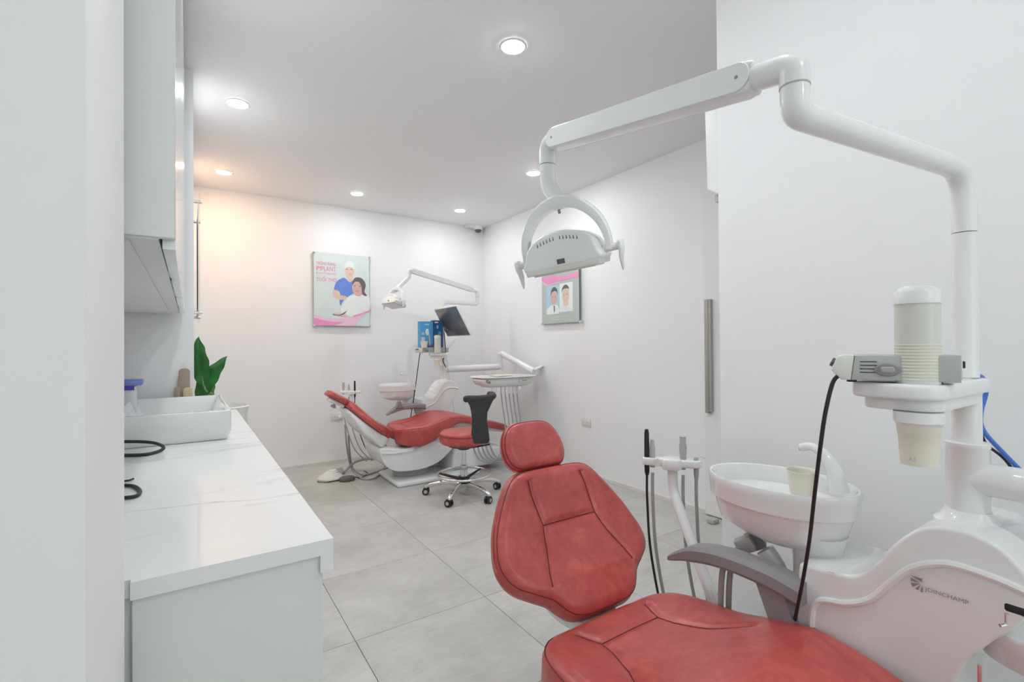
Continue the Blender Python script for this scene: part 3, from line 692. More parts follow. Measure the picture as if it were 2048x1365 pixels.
    MB().prism(tb, T(0, -.215, 0), T(1, 0, 0)-T(0, 0, 0), Z_, vdir, .43, .05, 5).build('base_tub', PLAST, t)
    MB().tube([T(-.165+kt, -.219, .30), T(-.05+kt, -.222, .285), T(.10+kt, -.222, .29), T(.3, -.222, .345), T(.52, -.215, .37)], .006, 8).build('tub_trim', PLAST, t)
    bl = []
    for k in range(9): bl.append((.15 if k % 2 else .14, .04+.012*k))
    MB().lathe(bl, T(.17, 0, 0), 32, sx=1.1 if T is far else .75, sy=.75 if T is far else 1.1).build('bellows', LGREY, t)
    MB().rbox(T(.35, 0, .02), ((.78, .50, .04) if T is far else (.50, .78, .04)), .015, 3).build('base_plate', PLAST, t)
    fh = [(.50, .04), (.52, .26), (.60, .30), (.86, .22), (1.04, .20), (1.07, .12), (1.04, .04)]
    MB().prism(fh, T(0, -.16, 0), T(1, 0, 0)-T(0, 0, 0), Z_, vdir, .32, .03, 4).build('leg_housing', PLAST, t)
    MB().box(T(.60, -.166, .235), T(.72, -.158, .252)).build('housing_slot', BLACK, t, smooth=False)
    MB().prism([(.35, .40), (.62, .475), (.85, .41), (1.10, .34), (1.10, .325), (.8, .37), (.6, .40)], T(0, -.12, 0), T(1, 0, 0)-T(0, 0, 0), Z_, vdir, .24, .008, 2).build('leg_support', PLAST, t)
    # grey armrest on the unit side
    va = .245
    top_ = crom([(.04, 0, .545), (.12, 0, .585), (.22, 0, .605), (.34, 0, .605), (.415, 0, .592)], 6)
    b = MB(); R_ = []
    for i, p in enumerate(top_):
        k = i/(len(top_)-1); h = .008+.013*min(1, k*4)+.004*k; w2 = .020+.012*min(1, k*3)
        R_.append([T(p.x+(.012 if kz < 0 else -.0)*0, va+w2*kv, p.z+h*kz) for kv, kz in ((-1, -.6), (-.75, -1), (.75, -1), (1, -.6), (1, .5), (.7, 1), (-.7, 1), (-1, .5))])
    b.loft(R_); b.build('armrest', GREY, t, ang=25)
    b = MB(); R_ = []
    for u_, z_, w_ in ((.335, .595, .035), (.37, .50, .032), (.41, .40, .045)):
        R_.append([T(u_-w_, va-.016, z_), T(u_+w_, va-.016, z_), T(u_+w_, va+.016, z_), T(u_-w_, va+.016, z_)])
    b.loft(R_); b.build('armrest_post', GREY, t, ang=25)
    return t
chair(near, 'red leather dental chair in the foreground, backrest facing the camera', math.radians(53), (.012, .452), .428, math.radians(62), -.012)
chair(far, 'red leather dental chair seen from the side at the back wall', math.radians(40), (-.02, .43), .47, math.radians(30), .0)

def unit(T, label, bu, logo=False):
    t = thing('dental_unit', label, 'dental unit', T(.55, .37, 0), 'white dental units')
    eu = T(1, 0, 0)-T(0, 0, 0); ev = T(0, 1, 0)-T(0, 0, 0)
    prof = [(.42, .10), (.40, .30), (.395, .50), (.395, .635), (.41, .655), (.46, .66), (.515, .672), (.555, .715), (.59, .77), (.63, .81), (.68, .825), (.735, .815), (.775, .775), (.785, .73), (.765, .68), (.72, .62), (.685, .55), (.665, .45), (.66, .30), (.66, .10)]
    MB().prism([(p.x, p.y) for p in crom([(a, b, 0) for a, b in prof], 4, True)], T(0, .255, 0), eu, Z_, ev, .235, .035, 5).build('body', PLAST, t)
    wave = [(.425, .52), (.43, .565), (.45, .59), (.50, .605), (.545, .635), (.585, .69), (.62, .73), (.67, .755), (.72, .755), (.755, .75), (.784, .742)]
    pth = crom([T(a, .2535, b) for a, b in wave], 6)
    MB().tube(pth, .0075, 8).build('wave_trim', PLAST, t)
    MB().prism([(.36, .02), (.70, .02), (.68, .16), (.38, .16)], T(0, .12, 0), eu, Z_, ev, .34, .02, 3).build('foot', PLAST, t)
    # column
    cu, cv = .675, .365
    MB().lathe([(.056, .80), (.054, .815), (.042, .825), (.036, .84)], T(cu, cv, 0), 32).build('column_flange', PLAST, t)
    MB().lathe([(.034, .81), (.034, .965), (.0355, .967), (.0355, .975), (.031, .977)], T(cu, cv, 0), 32).build('column', PLAST, t)
    MB().lathe([(.0235, .96), (.0235, 1.08)], T(cu, cv, 0), 28).build('column_neck', PLAST, t)
    # cuspidor basin
    c = T(bu, .385, 0); sx, sy = ((.19, .14) if T is far else (.14, .19))
    def el(r, z, du=0, rr_=1): return [T(bu+du, .385, z)+V((sx*r*math.cos(a), sy*r*math.sin(a), 0)) for a in [2*math.pi*k/48 for k in range(48)]]
    MB().loft([el(.35, .655, .04), el(.62, .662, .02), el(.84, .69, .0), el(.91, .735), el(.93, .748), el(.985, .752), el(1.0, .79), el(1.01, .803), el(.99, .811), el(.955, .810), el(.93, .80), el(.88, .765), el(.6, .74), el(.15, .735)]).build('basin', PORC, t)
    MB().lathe([(.001, .7355), (.03, .7355), (.03, .741), (.001, .742)], T(bu, .385, 0), 20).build('drain', LGREY, t)
    MB().lathe([(.068, .70), (.060, .67), (.055, .63), (.055, .56)], T(bu+.10, .375, 0), 32).build('pedestal', PORC, t)
    # faucet at the foot end of the basin
    f0 = T(bu+.135, .415, .80)
    fp = crom([f0, f0+V((0, 0, .05))-eu*.01, f0+V((0, 0, .09))-eu*.035, f0+V((0, 0, .105))-eu*.065, f0+V((0, 0, .098))-eu*.09], 6)
    MB().tube(fp, [.024-.013*min(1, i/16) for i in range(len(fp))], 14).build('faucet', PORC, t)
    MB().tube([fp[-1]+V((0, 0, .003)), fp[-1]-V((0, 0, .008))], .006, 10).build('spout_tip', LGREY, t)
    # hose clip under basin
    if T is near:
        m3 = Matrix.Rotation(.5, 3, 'Z') @ Matrix.Rotation(-.5, 3, 'X')
        MB().rbox(atd(1510, 1082, 1.36), (.035, .045, .045), .004, 2, m3).build('hose_clip', GREY, t)
        MB().rbox(atd(1490, 1090, 1.34), (.035, .045, .04), .004, 2, m3).build('hose_clip', LGREY, t)
        for dx in (0, 16):
            MB().tube(crom([atd(1492+dx*.7, 1092+dx*.2, 1.34), atd(1462+dx, 1108, 1.33), atd(1447+dx, 1135, 1.33), atd(1442+dx, 1180, 1.32), atd(1441+dx, 1260, 1.32)], 6), .0075, 10).build('suction_hose', HOSE, t)
        MB().tube(crom([atd(1530, 1100, 1.30), atd(1555, 1140, 1.28), atd(1560, 1190, 1.28)], 6), .024, 14).build('drain_pipe', PLAST, t)
        MB().tube(crom([atd(1560, 1195, 1.25), atd(1552, 1215, 1.25), atd(1550, 1260, 1.25)], 5), .007, 8).build('water_hose', HOSE, t)
    else:
        MB().prism([(0, 0), (.075, 0), (.045, .07), (.02, .06)], T(bu-.085, .20, .60), eu, Z_, ev, .04, .004, 1).build('hose_clip', GREY, t)
    # shelf at the top of the column: rounded arm plate carrying things
    if T is near: cs = [(.672, .365, .038), (.664, .128, .044), (.595, .118, .026)]
    else: cs = [(.675, .365, .05), (.585, .20, .05), (.50, .26, .03)]
    pts = [(a+r*math.cos(q_), b+r*math.sin(q_)) for a, b, r in cs for q_ in [2*math.pi*i/40 for i in range(40)]]
    pts = sorted(pts)
    def half(ps):
        h_ = []
        for p_ in ps:
            while len(h_) > 1 and (h_[-1][0]-h_[-2][0])*(p_[1]-h_[-2][1])-(h_[-1][1]-h_[-2][1])*(p_[0]-h_[-2][0]) <= 1e-9: h_.pop()
            h_.append(p_)
        return h_[:-1]
    sp = half(pts)+half(pts[::-1])
    MB().prism(sp, T(0, 0, 1.078), eu, ev, Z_, .028, .006, 3).build('shelf', PLAST, t)
    mx_, my_ = sum(p_[0] for p_ in sp)/len(sp), sum(p_[1] for p_ in sp)/len(sp)
    MB().prism([(mx_+(a-mx_)*.84, my_+(b-my_)*.84) for a, b in sp], T(0, 0, 1.056), eu, ev, Z_, .023, .005, 2).build('shelf_underside', PLAST, t)
    if logo:
        # maker's mark on the chair side face
        la = near(0, .253, 0).x; p0 = onx(1850, 1180, la); p1 = onx(1938, 1199, la); ex = V((0, -1, 0))
        L = p0.y-p1.y; up = (V((0, 0, 1)))
        exs = (p1-p0); exs = V((0, exs.y, exs.z*.0)).normalized()
        q0 = V((la-.002, p0.y, p0.z-.004))
        MB().text('JOINCHAMP', q0, exs, up, width=L, height=.0105).build('lettering', GREY, t, smooth=False)
        e0 = q0-exs*.022
        for a, b_, c_ in (((0, .024), (.018, .024), (.018, .017)), ((0, .020), (0, .013), (.015, .015)), ((0, .009), (.003, .002), (.015, .013)), ((.007, 0), (.012, -.001), (.016, .012)), ((.015, -.002), (.019, -.003), (.019, .012))):
            MB().add([e0+exs*p_[0]+up*(p_[1]) for p_ in (a, b_, c_)], [(0, 1, 2)]).build('emblem', GREY, t, smooth=False)
    return t
unit(near, 'white dental unit with spittoon basin and curved body behind the foreground chair', .285, True)
unit(far, 'white dental unit with spittoon basin behind the far red chair', .20)

def lamp(label, P, za, E1, z2, E2, drop, O, exv, ezv, hid):
    """post at P rises to za, horizontal arm to E1, up to z2, spring arm to E2, down by drop, yoke and head at O"""
    t = thing('dental_lamp', label, 'dental lamp', P, 'dental operating lamps')
    P, E1, E2, O = V(P), V(E1), V(E2), V(O); ex = V(exv).normalized(); ez = V(ezv); ez = (ez-ex*ez.dot(ex)).normalized(); ey = ez.cross(ex)
    MB().tube([P, V((P.x, P.y, za-.13))], .0205, 24).build('post', PLAST, t)
    e1b = V((E1.x, E1.y, za))
    pth = fillet([V((P.x, P.y, za-.128)), V((P.x, P.y, za)), e1b, V((E1.x, E1.y, za+(z2-za)*.55))], .085, 10)
    pth2 = fillet([V((P.x, P.y, za-.128)), V((P.x, P.y, za)), e1b+(V((P.x, P.y, za))-e1b)*.5], .09, 10)+fillet([e1b+(V((P.x, P.y, za))-e1b)*.49, e1b, V((E1.x, E1.y, za+(z2-za)*.55))], .032, 8)
    MB().tube(pth2, .0205, 24).build('lower_arm', PLAST, t)
    top = V((E1.x, E1.y, z2)); d2 = (E2-top); L2 = d2.length; d2.normalize()
    MB().tube(fillet([V((E1.x, E1.y, za+(z2-za)*.56)), top, top+d2*.085], .028, 8), .0212, 24).build('elbow', PLAST, t)
    MB().tube([V((E1.x, E1.y, za+(z2-za)*.545)), V((E1.x, E1.y, za+(z2-za)*.575))], .0215, 24).build('joint_ring', LGREY, t)
    sd = d2.cross(Z_).normalized(); un = sd.cross(d2).normalized()
    # spring arm: rounded box section + side covers with round ends
    A = top+d2*.06; B = E2-d2*.015; b = MB(); rings = []
    for k, (hh, ww) in ((0, (.024, .019)), (.03, (.027, .021)), (.97, (.026, .020)), (1, (.020, .016))):
        c = A.lerp(B, k); rings.append([c+sd*ww*math.copysign(abs(math.cos(q_))**.35, math.cos(q_))+un*hh*math.copysign(abs(math.sin(q_))**.35, math.sin(q_)) for q_ in [2*math.pi*i/40+.01 for i in range(40)]])
    b.loft(rings); b.build('spring_arm', PLAST, t, ang=50)
    for sg in (-1, 1):
        n0 = A+d2*.0; l = (B-A).length; r = .0235
        pts = [(r+l*0+r*0+math.cos(q_)*r, math.sin(q_)*r) for q_ in [math.pi/2+math.pi*i/10 for i in range(11)]]+[(l-.02+math.cos(q_)*r, math.sin(q_)*r) for q_ in [-math.pi/2+math.pi*i/10 for i in range(11)]]
        cv = MB().prism(pts, A+sd*sg*.0205, d2, un, sd*sg, .003, .001, 1).build('arm_cover', PLAST, t)
        for xx in (.022, l-.02): MB().tube([A+d2*xx+sd*sg*.023, A+d2*xx+sd*sg*.0242], .003, 10).build('screw', GREY, cv)
    # end elbow and drop tube
    ed = E2+V((0, 0, 0)); dn = V((E2.x, E2.y, E2.z-drop)) if drop else None
    yk = O+ez*.155
    pe = fillet([E2-d2*.06, E2+d2*.012, E2+d2*.012-Z_*drop, yk+ez*.02], .03, 8)
    MB().tube(fillet([E2-d2*.055, E2+d2*.012, E2+d2*.012-Z_*drop*.38], .026, 8), .0215, 20).build('end_elbow', PLAST, t)
    MB().tube(fillet([E2+d2*.012-Z_*drop*.39, E2+d2*.012-Z_*drop*.70, yk-ez*.025], .045, 8), .0205, 20).build('drop_tube', PLAST, t)
    if hid:
        cl = E2+d2*.012-Z_*drop*.58
        vw = (C0-cl).normalized(); vx = Z_.cross(vw).normalized()
        MB().add([cl+vx*a*.014+vw*.0212+Z_*b_*.012+vw*(0 if a == 0 else -.007) for b_ in (-1, 1) for a in (-1, -.0, 1)], [(0, 1, 4, 3), (1, 2, 5, 4)]).build('rating_label', LGREY, t, smooth=False)
    # yoke: a curved band
    R0, hw = .128, .120
    arc = [math.radians(-8+196*i/40) for i in range(41)]
    rings = []
    for a in arc:
        k = abs(a-math.pi/2)/(math.pi/2); th = .034-.018*min(1, k); wd = .030-.016*min(1, k)
        cx, cz = math.cos(a), math.sin(a); ro = R0+.012*(1-min(1, k)); c = O+ex*(cx*(ro-th/2))*.93+ez*(cz*(ro-th/2)*1.03); rad = (ex*cx+ez*cz)
        rings.append([c+rad*th/2*p_+ey*wd*q_ for p_, q_ in ((-1, -.8), (-1, .8), (-.4, 1), (.6, .9), (1, .5), (1, -.5), (.6, -.9), (-.4, -1))])
    MB().loft(rings).build('yoke', PLAST, t, ang=50)
    rings = []
    for a in arc[2:-2]:
        cx, cz = math.cos(a), math.sin(a); k = abs(a-math.pi/2)/(math.pi/2); th = .030-.016*min(1, k); ro = R0+.012*(1-min(1, k))-th-.001; c = O+ex*cx*ro*.93+ez*cz*ro*1.03; rad = ex*cx+ez*cz
        rings.append([c+rad*.002*p_+ey*.010*q_ for p_, q_ in ((-1, -1), (-1, 1), (1, 1), (1, -1))])
    MB().loft(rings).build('yoke_inlay', LGREY, t, ang=50)
    kb = O+ez*(R0*1.03-.02); MB().tube([kb+ez*.012, kb-ez*.004], [.022, .012], 16).build('yoke_cap', PLAST, t); MB().tube([kb, kb-ez*.014], .0035, 8).build('yoke_screw', GREY, t)
    # head: arched shell with rim, vents, sensor, pivots, handles
    fr = ey if (C0-O).dot(ey) > 0 else -ey
    arch = [(-.088, -.036), (.088, -.036), (.092, -.005), (.08, .022), (.053, .042), (.018, .052), (-.018, .052), (-.053, .042), (-.08, .022), (-.092, -.005)]
    ap = [(p.x, p.y) for p in crom([(a, b_, 0) for a, b_ in arch], 5, True)]
    hd = MB().prism(ap, O-ey*.07, ex, ez, ey, .14, .022, 5).build('lamp_head', PLAST, t, ang=60)
    rim = [(p[0]*1.02, p[1]) for p in [(-.092, -.046), (.092, -.046), (.095, -.032), (-.095, -.032)]]
    MB().prism(rim, O-ey*.073, ex, ez, ey, .146, .004, 2).build('lens_rim', OFFW, hd)
    MB().prism([(-.08, -.050), (.08, -.050), (.08, -.044), (-.08, -.044)], O-ey*.058, ex, ez, ey, .116, .002, 1).build('lens', mat('lens', (.75, .78, .78), .1, coat=.6), hd)
    for k in list(range(6))+list(range(7, 13)):
        xk = -.052+k*.0085; zt_ = .052-(xk**2)*3.5
        c = O+ex*xk
        MB().tube([c+ez*(zt_-.021)+fr*.0703, c+ez*(zt_-.0125)+fr*.0690, c+ez*(zt_-.0055)+fr*.0645], .0013, 6).build('vent_slot', DGREY, hd)
    MB().rbox(O+ex*.0-ez*.022+fr*.070, (.020, .012, .002), .0005, 1, Matrix((ex, ez, fr)).transposed()).build('sensor_window', DGREY, hd)
    for sg in (-1, 1):
        MB().tube([O+ex*sg*.095-ez*.012, O+ex*sg*.142-ez*.012], .010, 14).build('pivot', PLAST, t)
        hp = [(.0, .012), (.018, .010), (.020, -.005), (.016, -.030), (.006, -.062), (.001, -.062), (-.006, -.030), (-.010, .0)]
        Oh = O+ex*sg*.139-ez*.010
        b = MB(); rings = []
        for zz, wy, wx in ((.012, .012, .006), (.008, .018, .0075), (-.010, .020, .007), (-.032, .014, .0055), (-.052, .007, .004), (-.064, .002, .0015)):
            rings.append([Oh+ez*zz+ey*wy*math.cos(q_)+ex*(wx*math.sin(q_)-sg*.004*(zz < -.03)) for q_ in [2*math.pi*i/14 for i in range(14)]])
        b.loft(rings); b.build('handle', PLAST, t)
    return t
# near lamp
P = near(.675, .365, 1.107)
E1 = onz(1590, 229, 1.53); E2 = atd(1100, 284, 1.25)
Lh, Rh = atd(1042, 532, 1.30), atd(1232, 492, 1.20); O = (Lh+Rh)/2+V((0, 0, .012))
ex = (Rh-Lh).normalized()
lamp('white dental lamp on a jointed arm reaching over the foreground chair', P, 1.53, (E1.x, E1.y, 0), 1.605, E2, .155, O+V((0, 0, .0)), ex, (V((0, 0, 1))-Fw*.22), True)
# far lamp
Pf = V((2.13, 4.47, 1.10)); E1f = ony(955, 600, 4.5)
E2f = ony(820, 541, 4.45); Of = ony(789, 603, 4.42)
lamp('white dental lamp above the far red chair, folded to the left', Pf, 1.62, (E1f.x, E1f.y, 0), 1.755, E2f, .10, Of, V((.35, -.9, .05)), (V((.30, .05, .95))), False)
# ------------------------------------------------------------------ things standing on the unit shelves
def cup(c, h=.062, r0=.025, r1=.036, up=True):
    pr = [(.001, .002), (r0, 0), (r1, h), (r1+.002, h+.001), (r1+.002, h-.002), (r1-.002, h-.003), (r0-.002, .004), (.001, .004)]
    return MB().lathe(pr, c, 28)
bc = onz(1603, 985, .775)
single(cup(V((bc.x, bc.y, .7705)), .064, .027, .036), 'paper_cup', CUPP, 'cream paper cup standing in the near spittoon basin', 'cup', 'cream paper cups')
def dispenser(c, label, k=1.0, ztop=1.275):
    c = V(c); t = thing('cup_dispenser', label, 'cup dispenser', V((c.x, c.y, 1.0)), 'cup dispensers')
    MB().lathe([(.0325, 1.106), (.0325, ztop-.02)], c, 36).build('tube', CUPT, t)
    MB().lathe([(.0340, ztop-.028), (.0340, ztop-.008), (.029, ztop-.001), (.02, ztop+.004), (.001, ztop+.005)], c, 36).build('cap', PLAST, t)
    MB().lathe([(.0365, 1.056), (.0365, 1.038), (.0325, 1.034), (.031, 1.03)], c, 36).build('collar', PLAST, t)
    for i in range(12): MB().lathe([(.0325, 0), (.0332, .0012), (.0332, .0022), (.0325, .003)], c+V((0, 0, 1.112+i*.0055)), 32, cap=False).build('cup_rim', CUPP, t)
    MB().lathe([(.032, 1.036), (.0308, 1.018), (.0296, 1.016), (.028, .985), (.0262, .962), (.001, .962)], c, 32).build('bottom_cup', CUPP, t)
    return t
dn = atd(1835, 690, .86)
t = dispenser((dn.x, dn.y, 0), 'tall cream cup dispenser with white cap on the near unit shelf')
vw = V((-dn.x, -dn.y, 0)).normalized(); sx_ = Z_.cross(vw)
MB().text('A.S', V((dn.x, dn.y, .972))+vw*.0282-sx_*.014-V((0, 0, 0)), sx_, Z_, width=.010, height=.006).build('print', HOSE, t, smooth=False)
df = ony(875, 690, 4.30)
dispenser((df.x, df.y, 0), 'slim cup dispenser on the far unit shelf in front of blue boxes')
def scaler(L, Rr, z, label):
    """box lying on the shelf from nose L to tail Rr"""
    L = V((L.x, L.y, z)); Rr = V((Rr.x, Rr.y, z)); d = (Rr-L); ln = d.length; d.normalize(); s = Z_.cross(d).normalized()
    fr = s if s.dot(C0-L) > 0 else -s
    t = thing('scaler_box', label, 'scaler', L.lerp(Rr, .5), 'dental scaler boxes')
    h = .046
    MB().prism([(.028, .0), (ln, .0), (ln, h), (.034, h)], L-s*.045, d, Z_, s, .09, .004, 2).build('body', LGREY, t)
    nose = [(.014, .0), (.028, .0), (.034, h), (.018, h+.001), (.008, h-.003), (-.002, .018)]
    nb = MB().prism(nose, L-s*.046, d, Z_, s, .092, .003, 2).build('nose', OFFW, t)
    n_ = V((0, 0, 0))-d*.9+Z_*.45; n_.normalize(); kc = L+d*.004+Z_*.030
    for o_ in (0, -.022, .022): MB().tube([kc+s*o_-n_*.004, kc+s*o_+n_*.006], .0085 if o_ == 0 else .004, 14).build('knob', DGREY, t)
    for i in range(4): MB().box_(L+d*.042+Z_*(.014+i*.0065)+fr*.0452, d, Z_, fr, .025, .0014, .0006).build('vent_slot', BLACK, t, smooth=False)
    c = L+d*.082+Z_*.020+fr*.045
    MB().loft([[c+d*(.019*k*math.cos(a))+Z_*(.012*k*math.sin(a))+fr*hh for a in [2*math.pi*i/28 for i in range(28)]] for k, hh in ((1, 0), (1, .002), (.85, .004))]).build('handpiece_cup', GREY, t)
    MB().rbox(c+fr*.004, (.020, .011, .004), .002, 1, Matrix((d, Z_, fr)).transposed()).build('handpiece_rest', HOSE, t)
    MB().rbox(Rr+Z_*.023, (.004, .08, .036), .001, 1, Matrix((d, s, Z_)).transposed()).build('back_panel', OFFW, t)
    for k_, m_ in ((-.022, BLACK), (0, BLACK), (.022, BLACK)): MB().rbox(Rr+Z_*.03+s*k_+d*.004, (.007, .012, .012), .001, 1, Matrix((d, s, Z_)).transposed()).build('connector', m_, t)
    for k_ in (.03, ln-.03): MB().tube([L+d*k_+fr*.03, L+d*k_+fr*.03-Z_*.004], .008, 10).build('foot', BLACK, t)
    return t
def box_(s, O, ex, ey, ez, a, b, c):
    O, ex, ey, ez = V(O), V(ex), V(ey), V(ez)
    return s.add([O+ex*i*a+ey*j*b+ez*k*c for k in (0, 1) for j in (0, 1) for i in (0, 1)], [(0, 1, 3, 2), (4, 6, 7, 5), (0, 4, 5, 1), (1, 5, 7, 3), (3, 7, 6, 2), (2, 6, 4, 0)])
MB.box_ = box_
scaler(V((1.05, .44, 0)), V((1.121, .273, 0)), 1.110, 'grey scaler box with side handpiece rest on the near unit shelf')
scaler(ony(834, 700, 4.36), ony(892, 700, 4.42), 1.110, 'small pale scaler box on the far unit shelf')
# hanging cables and hoses of the near station
single(MB().tube(crom([atd(1676, 752, .915), atd(1664, 770, .92), atd(1650, 830, .93), atd(1640, 900, .95), atd(1628, 1000, 1.0), atd(1619, 1080, 1.04), atd(1606, 1160, 1.08), atd(1595, 1215, 1.11), atd(1589, 1250, 1.16), atd(1588, 1290, 1.21)], 6), .0038, 10),
       'cable', BLACK, 'black cable hanging from the near scaler box down to the red seat', 'cable')
single(MB().tube(crom([atd(1915, 751, .98), atd(1945, 750, 1.0), atd(1966, 757, 1.03), atd(1972, 785, 1.05), atd(1962, 825, 1.05), atd(1966, 860, 1.05), atd(2005, 905, 1.04), atd(2060, 960, 1.04), atd(2110, 1010, 1.04)], 6), .0045, 10),
       'water_tube', BLUEH, 'blue water tube running behind the near column', 'tube')
single(MB().tube(crom([atd(1964, 790, 1.06), atd(1960, 840, 1.06), atd(1970, 885, 1.06), atd(2010, 920, 1.05), atd(2060, 985, 1.05), atd(2100, 1010, 1.05)], 6), .003, 8),
       'cable', BLACK, 'thin black cable running beside the blue tube behind the near column', 'cable')
# assistant instrument holders
def holder(T, A, B, foot, label, up, insts):
    A, B = V(A), V(B); d = (B-A); L = d.length; d.normalize(); s = Z_.cross(d)
    t = thing('instrument_holder', label, 'instrument holder', foot, 'assistant instrument holders')
    pts = [(0, -.010), (.02, -.019), (L*.35, -.019), (L*.42, -.024), (L*.62, -.024), (L*.7, -.019), (L-.02, -.019), (L, -.010), (L, .010), (L-.02, .019), (.02, .019), (0, .010)]
    MB().prism([(p.x, p.y) for p in crom([(a, b, 0) for a, b in pts], 3, True)], A-Z_*.022, d, s, Z_, .026, .006, 3).build('bar', PLAST, t)
    mid = A.lerp(B, .52)
    MB().prism([(p.x, p.y) for p in crom([(-.027, -.03, 0), (.027, -.03, 0), (.027, .03, 0), (-.027, .03, 0)], 6, True)], mid-Z_*.030, d, s, Z_, .036, .006, 2).build('hub', PLAST, t)
    MB().tube(fillet([mid-Z_*.028, mid-Z_*.105, V(foot)], .05, 8), .0165, 18).build('support_arm', PLAST, t)
    for k, kind in insts:
        c = A+d*L*k
        if kind == 'black': prof = [(.001, .10), (.006, .099), (.008, .085), (.009, -.02), (.008, -.05), (.005, -.06)]; m = BLACK
        elif kind == 'grey': prof = [(.001, .066), (.006, .065), (.007, .05), (.010, .035), (.009, .01), (.011, -.01), (.008, -.03)]; m = LGREY
        elif kind == 'grey2': prof = [(.001, .082), (.011, .081), (.010, .06), (.013, .045), (.011, .02), (.011, -.01), (.008, -.03)]; m = LGREY
        else: prof = [(.001, .014), (.006, .012), (.009, .004), (.008, -.045), (.006, -.06)]; m = HOSE
        MB().lathe(prof, c, 14).build('handpiece', m, t)
        if kind == 'syringe': MB().tube(crom([c+Z_*.012, c+Z_*.016+d*.015, c+Z_*.010+d*.03], 4), .0016, 6).build('needle_tip', CHROME, t)
        bot = c-Z_*.05
        MB().tube(crom([bot, bot-Z_*.10, V((bot.x+up[0]*.2, bot.y+up[1]*.2, .45)), V((bot.x+up[0], bot.y+up[1], .22)), V((bot.x+up[0]*2.2, bot.y+up[1]*2.2, .10))], 6), .0055 if kind != 'black' else .0042, 8).build('hose', BLACK if kind == 'black' else HOSE, t)
    return t
holder(near, atd(1286, 916, 1.68), atd(1402, 924, 1.60), near(.16, .30, .40), 'white assistant instrument bar with black wand between near backrest and basin', (.02, -.06), [(.07, 'black'), (.17, 'grey'), (.70, 'grey2'), (.92, 'syringe')])
holder(far, ony(680, 783, 4.66), ony(722, 783, 4.62), far(.10, .42, .30), 'white assistant instrument bar beside the far chair headrest', (.08, -.06), [(.16, 'grey2'), (.42, 'grey'), (.70, 'black')])
# ------------------------------------------------------------------ delivery arms and trays
t = thing('delivery_arm', 'white horizontal delivery arm and round-cornered tray at the lower right edge', 'delivery tray', near(.675, .365, .9), 'delivery arms with trays')
c0 = near(.675, .365, .905)
MB().tube([c0, c0+V((-.01, -.50, 0))], .0325, 28).build('arm', PLAST, t)
MB().lathe([(.05, .84), (.05, .965), (.001, .968)], c0*1.0+V((-.01, -.50, -.905)), 28).build('joint', PLAST, t)
tr = atd(2190, 1340, .86)
MB().tube(fillet([c0+V((-.01, -.50, -.04)), V((1.22, -.30, .82)), V((tr.x, tr.y-.02, tr.z+.0))], .06, 6), .028, 20).build('spring_arm', PLAST, t)
def el2(k, z): return [V((tr.x, tr.y, z))+V((.125*k*math.copysign(abs(math.cos(a))**.7, math.cos(a)), .16*k*math.copysign(abs(math.sin(a))**.7, math.sin(a)), 0)) for a in [2*math.pi*i/48 for i in range(48)]]
zt = tr.z+.05
MB().loft([el2(.7, zt-.075), el2(.9, zt-.06), el2(.98, zt-.02), el2(1.0, zt-.003), el2(.985, zt+.003), el2(.94, zt+.002), el2(.9, zt-.012), el2(.3, zt-.016)]).build('tray', PORC, t)
bk = atd(2040, 1213, .86); MB().rbox(bk, (.05, .035, .018), .005, 2).build('grip', BLACK, t)
MB().tube([atd(2013, 1228, .84), atd(2013, 1250, .84), atd(2000, 1252, .84)], .003, 8).build('bracket', CHROME, t)
MB().tube([atd(1960, 1330, .84), atd(1960, 1400, .84)], .004, 8).build('hook', CHROME, t)
# far
c0 = V((2.145, 4.465, .935))
t = thing('delivery_arm', 'white delivery arm with instrument tray and hanging hoses at the far unit', 'delivery tray', c0, 'delivery arms with trays')
j1 = ony(1000, 738, 4.38)
MB().tube([c0, V((j1.x, j1.y, .945))], .034, 24).build('arm', PLAST, t)
MB().tube([V((j1.x, j1.y, .91)), V((j1.x, j1.y, 1.085))], .030, 20).build('joint', PLAST, t)
e2 = ony(1068, 742, 3.92)
MB().tube(fillet([V((j1.x, j1.y, 1.07)), V((j1.x+.01, j1.y-.02, 1.085)), e2], .01, 3), .030, 20).build('spring_arm', PLAST, t)
ta, tb_ = ony(955, 752, 3.92), ony(1062, 760, 3.92)
zt = .865
trc = V(((ta.x+tb_.x)/2, 3.95, zt)); hx = (tb_.x-ta.x)/2
def el3(kx, z, ky=None, pw=.5): ky = ky or kx; return [V((trc.x, trc.y, z))+V((hx*kx*math.copysign(abs(math.cos(a))**pw, math.cos(a)), .15*ky*math.copysign(abs(math.sin(a))**pw, math.sin(a)), 0)) for a in [2*math.pi*i/48 for i in range(48)]]
MB().loft([el3(.7, zt-.085), el3(.92, zt-.06), el3(1.0, zt-.02), el3(.99, zt-.004), el3(.96, zt)]).build('console', PLAST, t)
MB().loft([el3(1.02, zt+.004, 1.2), el3(1.06, zt+.010, 1.25), el3(1.05, zt+.014, 1.24), el3(1.0, zt+.010, 1.18), el3(.1, zt+.009)]).build('tray_plate', PLAST, t)
MB().rbox(V((trc.x-.03, trc.y, zt+.020)), (.20, .12, .012), .004, 2).build('tray_liner', CUPP, t)
MB().rbox(V((trc.x+hx*.45, trc.y-.152, zt-.030)), (.12, .012, .032), .003, 2).build('control_panel', OFFW, t)
for k in (-.02, 0, .02): MB().rbox(V((trc.x+hx*.45+k, trc.y-.1588, zt-.028)), (.012, .002, .008), .0008, 1).build('button', DGREY, t)
MB().rbox(e2+V((.04, 0, .03)), (.11, .09, .012), .004, 2, Matrix.Rotation(-.35, 3, 'Y')).build('display', PLAST, t)
